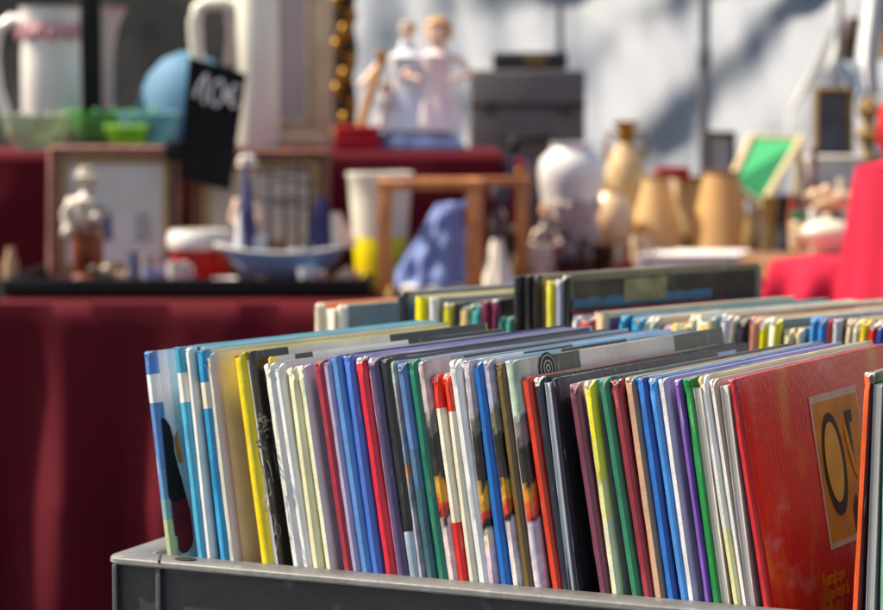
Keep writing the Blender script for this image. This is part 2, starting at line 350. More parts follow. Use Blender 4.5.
# ------------------------------------------------------------------ books
def case(T, L, H, pr, colf, seed, rtop, back_in=None):
    """three shells (back cover, spine, front cover); colf(part, z, y) -> rgb"""
    g = .0060
    ys = sorted(set([g, .0085, .012, .02, .05, .10, .15, L] + [b for b in pr.get('cov_y', []) if g < b < L]))
    right = [(T / 2 - (.0007 if abs(y - g) < 1e-6 else 0), y) for y in ys]
    k = min(1, T / .0075); sp = [(T / 2, .0042), (T / 2 - .0002 * k, .0026), (T / 2 - .0008 * k, .0012), (T / 2 - .0018 * k, .0004)]
    if T < .0045: sp = [(T / 2, .0042), (T / 2 - .0003, .0016), (T / 2 - .0009, .0005)]
    mid = [(T / 5, -.0002), (-T / 5, -.0002)]
    prof = [(-x, y) for x, y in reversed(right)] + [(-x, y) for x, y in sp] + [(x, y) for x, y in reversed(mid)] + [(x, y) for x, y in reversed(sp)] + right
    n = len(prof); nr = len(right); iL = nr - 1; iR = n - nr
    th = min(.0019, T * .28)
    nrm = []
    for i in range(n):
        a = V(prof[max(i - 1, 0)]); b = V(prof[min(i + 1, n - 1)]); t = (b - a).normalized(); nrm.append(V((-t.y, t.x)))
    zs = [0, H * .3, H * .55]
    z = H * .62
    while z < H - .007: zs.append(z); z += .006 if not pr.get('fine') else .0022
    zs += [H - .006, H - .0045, H - .003, H - .0018, H - .0009, H - .0003, H]
    for b in pr.get('sp_z', []): zs.append(b)
    zs = sorted(set(round(q, 5) for q in zs)); zs = [q for i, q in enumerate(zs) if i == 0 or q - zs[i - 1] > .0002]
    def pt(i, z, inner):
        x, y = prof[i]
        k = noise.noise(V((z * 60, i * .35, seed * 9.7)))
        k2 = noise.noise(V((z * 260, i * .5, seed * 3.1)))
        ztop = H
        if y < rtop: ztop = H - (rtop - math.sqrt(max(0, rtop * rtop - (rtop - max(y, 0)) ** 2))) * .85
        ztop += .0005 * noise.noise(V((y * 60, x * 300, seed)))
        zh = H - .014; zz = z if z < zh else zh + (z - zh) * (ztop - zh) / .014
        cr = pr['crump'] * max(0, 1 - max(y, 0) / .014) * max(0, 1 - (H - z) / .012)
        amp = .00022 if y < .006 else .0001
        ox = nrm[i].x * (k * amp + k2 * amp * .6); oy = nrm[i].y * (k * amp + k2 * amp * .6)
        if inner: x += nrm[i].x * th; y += nrm[i].y * th
        x += pr.get('bow', 0) * math.sin(math.pi * min(max(y, 0) / L, 1)) + pr.get('twist', 0) * (z / H) * y
        ox += cr * k2 * 1.6; oy += cr * abs(k) * 1.2; zz -= cr * .5 * abs(k2)
        return V((x + ox, y + oy, zz))
    # nrm points to the left of travel: make sure that is inward
    c = V(prof[n // 2]); 
    sgn = 1 if nrm[n // 2].y > 0 else -1
    nrm = [q * sgn for q in nrm]
    out = []
    for part, a, b in (('back_cover', 0, iL), ('spine', iL, iR), ('front_cover', iR, n - 1)):
        vs = []; wear = []; fs = []; cs = []
        m = b - a + 1; nz_ = len(zs)
        for inner in (0, 1):
            for z in zs:
                for i in range(a, b + 1):
                    vs.append(pt(i, z, inner)); y = prof[i][1]
                    wv = pr['wk'] * max(0, 1 - (H - z) / .0026)
                    if y < .005: wv = max(wv, pr['ws'] * max(0, 1 - (H - z) / .0055))
                    if .0003 < y < .0045 and abs(prof[i][0]) > T * .25: wv = max(wv, pr['we'])
                    if y > L - .001: wv = max(wv, .5)
                    wear.append(wv)
        def q(i, j, k): return k * m * nz_ + j * m + i
        for j in range(nz_ - 1):
            for i in range(m - 1):
                zc = (zs[j] + zs[j + 1]) / 2; yc = (prof[a + i][1] + prof[a + i + 1][1]) / 2; xc = (prof[a + i][0] + prof[a + i + 1][0]) / 2
                cc = colf(part, zc, yc, xc / T)
                fs.append((q(i, j, 0), q(i + 1, j, 0), q(i + 1, j + 1, 0), q(i, j + 1, 0)))
                if pr.get('fine') and part == 'spine': cs.append([colf(part, zs[j + dj], prof[a + i + di][1], prof[a + i + di][0] / T) for di, dj in ((0, 0), (1, 0), (1, 1), (0, 1))])
                else: cs.append(cc)
                fs.append((q(i, j, 1), q(i, j + 1, 1), q(i + 1, j + 1, 1), q(i + 1, j, 1))); cs.append((.6, .58, .52))
        for i in range(m - 1):
            yc = (prof[a + i][1] + prof[a + i + 1][1]) / 2; xc = (prof[a + i][0] + prof[a + i + 1][0]) / 2
            cc = colf(part, H - .0005, yc, xc / T)
            fs.append((q(i, nz_ - 1, 0), q(i + 1, nz_ - 1, 0), q(i + 1, nz_ - 1, 1), q(i, nz_ - 1, 1))); cs.append(cc)
            fs.append((q(i, 0, 0), q(i, 0, 1), q(i + 1, 0, 1), q(i + 1, 0, 0))); cs.append(cc)
        for i in (0, m - 1):
            if (part == 'spine') or (part == 'back_cover' and i) or (part == 'front_cover' and not i): continue
            for j in range(nz_ - 1):
                fs.append((q(i, j, 0), q(i, j + 1, 0), q(i, j + 1, 1), q(i, j, 1))); cs.append(colf(part, zs[j], prof[a + i][1], 0))
        out.append((part, vs, fs, cs, wear))
    return out
def build_shell(part, vs, fs, cs, wear, material, parent):
    me = bpy.data.meshes.new(part); me.from_pydata([tuple(p) for p in vs], [], fs)
    ca = me.color_attributes.new('Col', 'FLOAT_COLOR', 'CORNER'); buf = []
    for f, c in zip(fs, cs):
        if isinstance(c, list):
            for k in c: buf += [k[0], k[1], k[2], 1.0]
        else: buf += [c[0], c[1], c[2], 1.0] * len(f)
    ca.data.foreach_set('color', buf)
    wa = me.attributes.new('wear', 'FLOAT', 'POINT'); wa.data.foreach_set('value', wear)
    me.polygons.foreach_set('use_smooth', [True] * len(fs))
    bm = bmesh.new(); bm.from_mesh(me); bmesh.ops.recalc_face_normals(bm, faces=bm.faces); bm.to_mesh(me); bm.free()
    me.set_sharp_from_angle(angle=math.radians(50)); me.materials.append(material)
    o = bpy.data.objects.new(part, me); col.objects.link(o); o.parent = parent; return o

SP1 = C0 + Q_ * 0.0205                 # plane of the spines in the front crate
SP2 = C1 + Q_ * 0.0225
RIM_IN = [(160, 555.3), (210, 561), (340, 570.5), (455, 579.2), (570, 588.6), (685, 598), (790, 605.8), (900, 613)]
def rim_y(x):
    for (a, b), (c, d) in zip(RIM_IN, RIM_IN[1:]):
        if x <= c: return b + (d - b) * (x - a) / (c - a)
    return 613
NB = [0]
def book(top, bot, w, spine, cover, label, group, yaw, opt=None):
    """top, bot: world points of the left front edge of the spine"""
    opt = opt or {}; NB[0] += 1; seed = NB[0]
    Z = (top - bot).normalized()
    Y = V((math.sin(yaw), math.cos(yaw), 0)); Z = (Z - Y * Y.dot(Z)).normalized(); X = Y.cross(Z)
    top = top + Y * opt.get('back', 0); bot = bot + Y * opt.get('back', 0)
    a = proj(top); b = proj(top + X * .01); T = max(.0022, w / ((b[0] - a[0]) / .01))
    base_z = ZTAB + .0045
    H = (top.z - base_z) / Z.z; org = top - Z * H + X * (T / 2)
    Mw = Matrix((X, Y, Z)).transposed().to_4x4(); Mw.translation = org
    e = bpy.data.objects.new(opt.get('name', 'comic_album'), None); e.empty_display_size = .02; col.objects.link(e); e.matrix_world = Mw
    tag(e, label, opt.get('cat', 'book'), group)
    L = opt.get('L', .218 + .008 * math.sin(seed * 2.3))
    rnd = random.Random(seed)
    sc_, cc_ = lin(spine), lin(cover)
    kc = lambda c: tuple(min(.8, v) for v in c)
    bands = opt.get('bands')               # [(pixel y where band ends, colour), ...]
    pr = {'crump': rnd.choice((0, .0004, .0008, .0014)), 'bow': 0 if opt.get('flat') else rnd.uniform(-.0016, .0018), 'we': .52 if ('fray' in label or 'chip' in label or 'torn' in label) else rnd.choice((.3, .38, .44, .47)), 'fine': opt.get('fine'), 'wk': rnd.uniform(.36, .6), 'ws': rnd.choice((.3, .42, .55, .62, .8))}
    zb = []
    if bands:
        for y, c in bands:
            f = (y - proj(top)[1]) / (proj(bot)[1] - proj(top)[1]); zb.append((H - f * (top - bot).length, lin(c)))
        pr['sp_z'] = [z for z, _ in zb if 0 < z < H]
    cov = opt.get('cov')                   # [(depth from spine where band ends, colour), ...]
    if cov: pr['cov_y'] = [y for y, _ in cov]
    top_cov = opt.get('topcov')            # second pattern, only in the top strip: (height, [(depth, colour), ...])
    def colf(part, z, y, u):
        if part == 'spine' or (part == 'front_cover' and y < opt.get('wrap', .0)):
            c = sc_
            if zb:
                c = zb[-1][1]
                for zz, k in zb:
                    if z + (.0075 * noise.noise(V((u * 2.6, seed, zz * 40))) if opt.get('fine') else 0) > zz: c = k; break
            if opt.get('left') and u < -.22: c = lin(opt['left'])
            if opt.get('right') and u > .22: c = lin(opt['right'])
            if opt.get('fine'):
                q = .90 + .42 * noise.noise(V((z * 160, u * 2.1, seed))) + .12 * noise.noise(V((z * 420, u * 3, seed)))
                c = tuple(max(0.004, v * q) for v in c)
            return kc(c)
        if part == 'front_cover' and top_cov and z > H - top_cov[0]:
            for yy, k in top_cov[1]:
                if y < yy: return kc(lin(k))
        if part == 'front_cover' and cov:
            for yy, k in cov:
                if y < yy: return kc(lin(k))
        return kc(cc_) if part == 'front_cover' else kc(lin(opt.get('backcol', cover)))
    if top_cov: pr['cov_y'] = pr.get('cov_y', []) + [y for y, _ in top_cov[1]]; pr['sp_z'] = pr.get('sp_z', []) + [H - top_cov[0]]
    if opt.get('fine') and zb:
        js = rnd.uniform(-.0055, .0055); zb = [(z + js * (1 + .6 * math.sin(q * 2.3 + seed)), tuple(v * rnd.uniform(.8, 1.15) for v in k)) for q, (z, k) in enumerate(zb)]
    shells = case(T, L, H, pr, colf, seed, opt.get('rtop', rnd.uniform(.0012, .0042)))
    for part, vs, fs, cs, wear in shells:
        m = opt.get('art') if (part == 'front_cover' and opt.get('art')) else PRINT
        o = build_shell(part, vs, fs, cs, wear, m, e)
        if part == 'front_cover': e_front = o
    tb = T - 2 * min(.0019, T * .28) - .0003
    if tb > .0006:
        MB().box((0, .004 + (L - .0075) / 2, (H - .0035) / 2 + .001), (tb, L - .0085, H - .0065)).build('page_block', PAGES, e, smooth=False)
    return e, e_front, (org, X, Y, Z, T, L, H)
def booklet(top, bot, w, c, label, group, yaw, opt=None):
    """thin unjacketed booklet: a stapled page block between paper wrappers, page edges to the front"""
    opt = opt or {}; NB[0] += 1
    Z = (top - bot).normalized(); Y = V((math.sin(yaw), math.cos(yaw), 0)); Z = (Z - Y * Y.dot(Z)).normalized(); X = Y.cross(Z)
    a = proj(top); b = proj(top + X * .01); T = max(.0022, w / ((b[0] - a[0]) / .01))
    H = (top.z - ZTAB - .0045) / Z.z; org = top - Z * H + X * (T / 2)
    Mw = Matrix((X, Y, Z)).transposed().to_4x4(); Mw.translation = org
    e = bpy.data.objects.new('booklet', None); e.empty_display_size = .02; col.objects.link(e); e.matrix_world = Mw
    tag(e, label, 'booklet', group); L = .205
    MB().box((0, L / 2 + .0008, H / 2), (T - .0012, L - .001, H - .0008)).build('page_block', opt.get('pm', PAGES), e, smooth=False)
    k = lin(c)
    for s, nm in ((-1, 'back_cover'), (1, 'front_cover')):
        mb = MB().box((s * (T / 2 - .0003), L / 2, H / 2), (.0006, L, H), bev=.0002)
        o = mb.build(nm, PRINT, e, smooth=False); me = o.data
        ca = me.color_attributes.new('Col', 'FLOAT_COLOR', 'CORNER'); ca.data.foreach_set('color', [min(.8, k[0]), min(.8, k[1]), min(.8, k[2]), 1.0] * len(me.loops))
        wa = me.attributes.new('wear', 'FLOAT', 'POINT'); wa.data.foreach_set('value', [.45 if v.co.z > H - .002 else .1 for v in me.vertices])
    return e

G1 = 'thin albums lined up in the front crate'; G2 = 'books lined up in the crate behind'
W_ = (232, 230, 226); LI = (176, 174, 200)
S_B = [(412, (196, 192, 186)), (432, (120, 116, 108)), (458, (44, 42, 40)), (478, (52, 46, 42)), (482, (206, 150, 60)), (500, (222, 156, 52)), (504, (226, 84, 40)), (513, (206, 60, 40)), (520, (38, 36, 36)), (548, (214, 200, 200)), (700, (222, 212, 214))]
S_T = (.016, [(.012, (206, 190, 186)), (.022, (196, 170, 166)), (.034, (150, 140, 134)), (.06, (60, 58, 56)), (.3, (44, 42, 42))])
ROW1 = [  # grey-lilac covers: print colour with sky reflection mixed into the tone
 # x top, y top, x at rim, width, spine, cover, label, options
 (141.6, 352, 165.3, 8.5, (72, 124, 192), (226, 228, 240), 'blue album with white spine band at the far left end of the crate', dict(flat=1, bands=[(375, (66, 122, 196)), (403.5, (232, 230, 230)), (470, (74, 128, 190)), (500, (92, 146, 190)), (520, (120, 164, 170)), (700, (170, 186, 140))], cov=[(.0125, (222, 222, 240)), (.25, (160, 204, 224))])),
 (172, 347.5, 196.3, 8.5, (58, 164, 200), (226, 228, 238), 'turquoise album with white spine band, second from the left', dict(bands=[(373.5, (50, 160, 196)), (403, (234, 230, 220)), (700, (62, 168, 204))], cov=[(.009, (196, 196, 224)), (.25, (120, 196, 216))])),
 (183.7, 348.5, 206, 6.5, W_, (150, 206, 222), 'slim white album between the two turquoise banded ones', dict(cov=[(.008, (40, 90, 170)), (.0115, (226, 222, 210)), (.25, (140, 204, 222))])),
 (194.5, 351, 218.5, 9.5, (0, 140, 192), (206, 196, 168), 'deep turquoise album with cream spine band and torn white corner', dict(bands=[(383, (0, 138, 190)), (409, (226, 216, 200)), (700, (16, 148, 198))])),
 (203.5, 354, 228.5, 8, (206, 202, 188), (220, 210, 160), 'cream album showing a wide strip of pale yellow cover', dict(cov=[(.006, (236, 232, 214)), (.3, (242, 230, 178))])),
 (231.5, 354, 259.5, 11, (232, 208, 40), (206, 186, 30), 'bright yellow album with orange edge down its spine', dict(left=(186, 84, 30), cov=[(.3, (214, 198, 70))])),
 (247.5, 351.5, 277, 4, (46, 44, 40), (44, 42, 38), 'black covered album with white line drawing beside the yellow album', dict(flat=1, cov=[(.3, (46, 44, 42))], topcov=(.012, [(.03, (46, 44, 40)), (.12, (222, 214, 196)), (.3, (46, 44, 44))]))),
 (260, 358, 288, 3, (230, 200, 90), (190, 186, 176), 'album with yellowed corner just behind the white spine next to black', dict(back=.006, topcov=(.01, [(.02, (206, 200, 190)), (.035, (60, 58, 56)), (.12, (228, 224, 218)), (.3, (44, 44, 44))]))),
 (261.5, 364, 291.3, 9.5, (226, 224, 218), (206, 202, 194), 'chipped white album right of the black cover drawing', dict(rtop=.005)),
 (271.5, 365, 302, 8, (224, 226, 228), (198, 202, 204), 'cool white album, plain, second in the run of pale spines', dict(rtop=.005)),
 (285, 368, 311.3, 9, (236, 226, 186), (214, 150, 160), 'frayed creamy yellow album with a pink cover edge', dict(rtop=.004)),
 (295.5, 366, 324.3, 9, (238, 230, 200), (186, 188, 206), 'frayed ivory album with scribbled grey cover, left of dark red', dict(rtop=.004, right=(206, 204, 210))),
 (311.5, 361.5, 342, 10, (160, 44, 62), (170, 166, 200), 'dark red album between the ivory and the lilac ones', {}),
 (321.5, 363, 351.3, 7.5, (168, 158, 196), (150, 146, 190), 'lilac album between dark red and sky blue spines', {}),
 (328.5, 356.5, 359.8, 10, (84, 140, 206), (50, 60, 110), 'sky blue album, left one of the blue pair', {}),
 (341, 356.5, 370.5, 10, (66, 112, 200), (158, 152, 204), 'royal blue album, right one of the blue pair, beside bright red', {}),
 (353, 358, 383.5, 10, (220, 40, 62), (190, 180, 206), 'bright red album with lilac neighbour strips, left of dark purple', {}),
 (365, 359, 395.3, 11.5, (84, 70, 108), (60, 52, 84), 'dark purple album with a pale left edge', dict(left=(190, 182, 206), rtop=.005)),
 (377.5, 360, 407, 11, (40, 42, 46), (62, 60, 72), 'black album whose spine turns pale blue at the bottom', dict(bands=[(529, (40, 42, 46)), (532, (30, 30, 34)), (700, (166, 184, 200))])),
 (389, 362, 418.5, 5, (190, 186, 196), (178, 172, 200), 'narrow album with picture strip spine beside steel blue', dict(fine=1, bands=[(400, (206, 206, 206)), (440, (176, 160, 160)), (470, (150, 160, 176)), (490, (222, 150, 90)), (510, (150, 150, 170)), (700, (196, 190, 206))])),
 (394.5, 364, 424.8, 10, (88, 124, 170), (70, 84, 130), 'steel blue album turning teal towards the bottom', dict(bands=[(450, (84, 122, 176)), (490, (70, 112, 146)), (700, (60, 104, 118))])),
 (405.5, 361, 436.3, 10, (24, 122, 96), (196, 206, 222), 'bottle green album with a bare white corner', {}),
 (414.5, 362, 446, 10.5, S_B[0][1], (70, 66, 64), 'photo spine album, leftmost of its series, left of red and white', dict(fine=1, bands=S_B, left=(214, 220, 232), topcov=S_T)),
 (429.5, 375, 457.5, 8, (226, 48, 34), (204, 196, 186), 'low album with red and white spine', dict(bands=[(409, (230, 52, 36)), (523, (232, 226, 206)), (700, (222, 40, 36))], rtop=.005)),
 (441.5, 374, 467.3, 8, (232, 226, 206), (226, 222, 206), 'low cream album with a red wedge at the top', dict(bands=[(412, (226, 56, 38)), (700, (226, 220, 198))], rtop=.005)),
 (446.3, 361, 476.8, 10.5, (226, 228, 230), (176, 176, 200), 'white album with rounded corner right of the red and white ones', dict(rtop=.006)),
 (460.5, 361, 486, 10.5, S_B[0][1], (120, 180, 210), 'photo spine album between the white and bright blue ones', dict(fine=1, bands=S_B, left=(226, 226, 236), topcov=(.014, [(.012, (220, 220, 220)), (.05, (226, 226, 224)), (.1, (40, 44, 56)), (.3, (160, 206, 224))]))),
 (470.5, 362.5, 498.5, 10, (0, 104, 186), (70, 130, 190), 'bright blue album between two photo spine albums', {}),
 (480.5, 361, 510.8, 10, S_B[0][1], (176, 190, 220), 'photo spine album between bright blue and brown', dict(fine=1, bands=S_B, left=(196, 200, 226), topcov=(.012, [(.012, (220, 220, 220)), (.03, (190, 214, 226)), (.07, (160, 206, 224)), (.14, (38, 38, 44)), (.3, (170, 206, 222))]))),
 (493, 364, 522, 9.5, (110, 88, 50), (80, 66, 44), 'mustard brown album right of a photo spine', {}),
 (503, 361.5, 531.5, 13, S_B[0][1], (120, 116, 112), 'widest photo spine album, just left of the orange red spine', dict(flat=1, fine=1, bands=S_B, left=(190, 198, 216), topcov=(.03, [(.012, (200, 196, 190)), (.026, (176, 172, 164)), (.062, (66, 64, 60)), (.165, (214, 206, 200)), (.3, (92, 86, 78))]))),
 (519.5, 378, 550, 10.5, (214, 62, 40), (196, 80, 54), 'orange red album with cracked spine beside navy', dict(topcov=(.01, [(.16, (222, 120, 90)), (.3, (150, 138, 116))]))),
 (532, 378, 560.5, 9, (40, 44, 60), (36, 38, 50), 'navy album with head rubbed white, beside a grey booklet', {}),
 (550.5, 378.5, 576, 4.5, (40, 40, 48), (38, 36, 38), 'black album with a broad dark cover, left of plum', dict(topcov=(.006, [(.3, (60, 46, 60))]))),
 (566.5, 384, 597.6, 10, (116, 60, 82), (176, 166, 188), 'plum album between black and yellow', dict(rtop=.006)),
 (581.5, 382, 609.5, 10, (232, 218, 70), (176, 178, 176), 'yellow album fading to ivory lower down', dict(bands=[(440, (234, 218, 56)), (480, (232, 222, 90)), (520, (228, 224, 150)), (700, (220, 222, 188))], left=(212, 208, 170), rtop=.005)),
 (596.5, 379, 629.5, 10, (42, 128, 96), (52, 100, 84), 'sea green album between yellow and dark red', dict(rtop=.005)),
 (609, 380.5, 641.5, 10, (150, 50, 66), (110, 44, 58), 'dark red album between sea green and tan', dict(rtop=.0025)),
 (622.5, 378.5, 652.5, 11.5, (200, 160, 134), (150, 126, 112), 'tan cloth album left of the two mid blue ones', dict(right=(140, 122, 110))),
 (634.5, 378.5, 665.3, 10.5, (30, 116, 206), (176, 186, 206), 'glossy blue album, first of two right of tan', dict(right=(22, 80, 160))),  # darker right strip is the cover's shade put into the spine colour
 (646, 379, 679, 8.5, (60, 142, 220), (60, 120, 190), 'lighter blue album with a dented head beside white', dict(left=(150, 184, 220))),
 (656, 379.5, 686.3, 9.5, (236, 236, 242), (172, 168, 200), 'white album between light blue and violet', dict(right=(170, 170, 200))),
 (672.5, 380, 703.5, 7, (134, 86, 186), (134, 86, 180), 'violet album between white and green', dict(left=(180, 170, 206))),
 (681.5, 378.5, 710.5, 10.5, (18, 146, 72), (40, 126, 70), 'grass green album between violet and grey pages', {}),
 (696.5, 377, 731.3, 8.5, (240, 240, 236), (226, 206, 170), 'white album with ivory foot left of the red one', dict(left=(222, 170, 110), bands=[(470, (240, 240, 238)), (530, (238, 236, 220)), (700, (236, 228, 170))], rtop=.005)),
 (707.5, 380, 740.5, 7.5, (232, 232, 236), (176, 168, 168), 'soft white album, nearest white spine to the red cover', dict(rtop=.005, right=(190, 176, 160))),
 (726.5, 380, 761.3, 8.5, (206, 44, 50), (196, 34, 24), 'large red album with ochre picture and yellow handwriting on its cover', dict(art=REDART, rtop=.0012, flat=1)),
 (863.5, 373, 851, 9, (240, 92, 44), (84, 46, 46), 'orange album leaning right against the frame edge, beside the red cover', dict(right=(110, 50, 46), rtop=.0015)),
 (882, 379, 878, 9, (120, 176, 152), (110, 170, 150), 'pale green album at the far right edge', {}),
]
KL = [(241.5, 362, 271.3, 6.5, (226, 224, 224), 'thin white booklet tucked between yellow and black albums'),
      (544.5, 383, 568.3, 5.5, (176, 186, 204), 'thin blue grey booklet wedged between navy and black albums'),
      (693, 388, 721.5, 8, (190, 188, 176), 'grey booklet with striped page edges right of the green album'),
      (720, 386, 747, 8, (186, 178, 182), 'short grey booklet pressed against the red album'),
      (873.5, 384.5, 865.5, 9, (150, 152, 158), 'speckled grey booklet between orange and pale green albums')]
def row1_pts(xt, yt, xr):                # bottom at the rim, top leaning about the book's own bottom edge
    b = on_plane(xr, rim_y(xr), SP1, Q_); a = row1_yaw(xt)
    return on_plane(xt, yt, b, V((math.sin(a), math.cos(a), 0))), b
def row1_yaw(x): return math.radians(39.0 - 7.0 * (x - 142) / 590 + (0.75 * math.sin(x * 1.7))) if x < 720 else math.radians(31.5)
BK = {}
for xt, yt, xr, w, s, c, lab, opt in ROW1:
    t, b = row1_pts(xt, yt, xr)
    BK[int(xt)] = book(t, b, w, s, c, lab, G1, row1_yaw(xt), opt)
for xt, yt, xr, w, c, lab in KL:
    t, b = row1_pts(xt, yt, xr); booklet(t, b, w, c, lab, G1, row1_yaw(xt))

# flat printed pictures on the covers (thin ink layer laid on the board)
def to_cover(bk, x, y):
    org, X, Y, Z, T, L, H = bk[2]; p = on_plane(x, y, org + X * (T / 2), X) - org
    return p.dot(Y), p.dot(Z)
def decal(bk, name, m, polys, lift=.0003, px=True):
    org, X, Y, Z, T, L, H = bk[2]; mb = MB()
    for poly in polys:
        pts = [to_cover(bk, *p) for p in poly] if px else poly
        bow = lambda y: 0
        n = len(pts); t0 = T / 2 + .00022 + lift
        vs = [V((t0, a, b)) for a, b in pts] + [V((t0 - .00012, a, b)) for a, b in pts]
        mb.add(vs, [tuple(range(n)), tuple(range(2 * n - 1, n - 1, -1))] + [(i, (i + 1) % n, (i + 1) % n + n, i + n) for i in range(n)])
    o = mb.build(name, m, bk[1], smooth=False); return o
def stroke2(pts, r):                    # 2-D ribbon quads along a polyline
    out = []
    for a, b in zip(pts, pts[1:]):
        a = V(a); b = V(b); d = (b - a)
        if d.length < 1e-6: continue
        n = V((-d.y, d.x)).normalized() * r; e = d.normalized() * r * .6
        out.append([tuple(a - n - e), tuple(a + n - e), tuple(b + n + e), tuple(b - n + e)])
    return out
red = BK[726]
ink = lambda n, c, c2=None: mat(n, c, .45, .15, 60, c2=c2, spec=.2)
TL = to_cover(red, 807.7, 397.2); BL = to_cover(red, 830.4, 550.3); TRp = to_cover(red, 861, 385.9)
def up(u, v):                            # picture coordinates -> cover coordinates (u: 0..1 across, v: 0..1 down)
    wd = (TL[1] - BL[1]) * .82
    return (TL[0] + u * wd + (BL[0] - TL[0]) * v, TL[1] + (BL[1] - TL[1]) * v)
decal(red, 'picture_border', ink('picture_cream', (250, 212, 176)), [[up(0, 0), up(1, 0), up(1, 1), up(0, 1)]], .0002, False)
decal(red, 'picture_ground', ink('picture_ochre', (248, 168, 36), (206, 130, 40)), [[up(.045, .05), up(.97, .05), up(.97, .955), up(.045, .955)]], .0005, False)
def ell(cu, cv, ru, rv, n=40): return [up(cu + ru * math.cos(2 * math.pi * i / n), cv + rv * math.sin(2 * math.pi * i / n)) for i in range(n)]
decal(red, 'letter', ink('letter_brown', (70, 42, 28), (46, 28, 22)), [ell(.315, .47, .225, .34)], .0008, False)
decal(red, 'letter_centre', ink('letter_gold', (252, 204, 84), (230, 176, 66)), [ell(.30, .455, .165, .265)], .0011, False)
decal(red, 'letter', ink('letter_brown', (70, 42, 28)), [[up(.66, .15), up(.80, .15), up(.80, .23), up(.735, .23), up(.735, .62), up(.66, .5)]], .0008, False)
decal(red, 'letter', ink('letter_yellow', (252, 190, 20)), [[up(.60, .22), up(.64, .26), up(.71, .45), up(.73, .60), up(.68, .55), up(.61, .36)]], .0011, False)
decal(red, 'picture_dark_shape', ink('letter_brown', (70, 42, 28)), [[up(.56, .78), up(.66, .70), up(.70, .80), up(.66, .95), up(.55, .95)]], .0008, False)  # dark brown shape printed low in the picture
def handwriting(bk, lines, m):
    org, X, Y, Z, T, L, H = bk[2]
    for i, (txt, px, py, size) in enumerate(lines):
        cu = bpy.data.curves.new('handwriting', 'FONT'); cu.body = txt; cu.size = size; cu.shear = .35; cu.extrude = .00006; cu.offset = .00003; cu.space_character = .92
        o = bpy.data.objects.new('tmp', cu); col.objects.link(o)
        me = bpy.data.meshes.new_from_object(o.evaluated_get(bpy.context.evaluated_depsgraph_get())); bpy.data.objects.remove(o)
        a, b = to_cover(bk, px, py)
        for v in me.vertices:
            x, y, z = v.co; x *= .85; y *= 1.2; wob = .0005 * math.sin(x * 700 + i)
            v.co = (T / 2 + .0004 + z, a + x, b + y + wob)
        me.materials.append(m); w = bpy.data.objects.new('handwriting', me); col.objects.link(w); w.parent = bk[1]
handwriting(red, [('Il paraît que', 822.5, 588, .0085), ("j'ai un beau b", 824, 603, .0085), ('mille et d', 825.5, 617, .0085)], ink('ink_yellow', (250, 160, 30)))
# picture on the first album: dark rounded shape over a maroon one
b1 = BK[141]
decal(b1, 'cover_picture', ink('ink_black', (28, 30, 32)), [[(161, 418), (165, 419), (169.5, 426), (172.5, 437), (174, 452), (177.5, 466), (181, 478), (184, 490), (186, 497), (178, 500), (172, 503), (168, 496)]], .0003)
decal(b1, 'cover_picture', ink('ink_maroon', (120, 34, 44), (86, 24, 34)), [[(171, 503), (178, 500), (186, 497), (190, 512), (193, 538), (191.5, 546), (187, 552), (182.5, 553.5), (178.5, 549), (177, 536), (175, 536), (172.5, 518)]], .0003)
decal(b1, 'cover_picture', ink('ink_orange', (196, 130, 50)), [[(173.5, 438), (177, 430), (177.5, 441), (180, 452), (182, 462), (178.5, 463), (175.5, 452)]], .0005)
# white line drawing on the black album
b7 = BK[247]
lines = []
rr = random.Random(5)
for k in range(26):
    x0 = 256 + rr.uniform(-3, 7); y0 = (414 + k * 2.2) if k < 16 else (452 + (k - 16) * 9); x0 += (y0 - 412) * .135
    pts = [(x0, y0)]
    for _ in range(4): pts.append((pts[-1][0] + rr.uniform(-2.2, 2.4), pts[-1][1] + (rr.uniform(-2, 3) if k < 16 else rr.uniform(2, 7))))
    lines += stroke2([to_cover(b7, *p) for p in pts], .00022 + rr.random() * .0003)
decal(b7, 'line_drawing', ink('ink_white', (190, 184, 178), (90, 84, 80)), lines, .0003, False)
# round badge on the photo series cover
b32 = BK[503]
c_ = to_cover(b32, 547, 368)
def cring(r0, r1, n=28): return [[(c_[0] + r0 * math.cos(2 * math.pi * i / n), c_[1] + r0 * math.sin(2 * math.pi * i / n)), (c_[0] + r1 * math.cos(2 * math.pi * i / n), c_[1] + r1 * math.sin(2 * math.pi * i / n)), (c_[0] + r1 * math.cos(2 * math.pi * (i + 1) / n), c_[1] + r1 * math.sin(2 * math.pi * (i + 1) / n)), (c_[0] + r0 * math.cos(2 * math.pi * (i + 1) / n), c_[1] + r0 * math.sin(2 * math.pi * (i + 1) / n))] for i in range(n)]
decal(b32, 'badge', ink('badge_dark', (50, 48, 46)), cring(0.0, .0085), .0003, False)
decal(b32, 'badge', ink('badge_pale', (196, 190, 184)), cring(.0012, .0022) + cring(.0036, .0044) + cring(.0066, .0072), .0006, False)

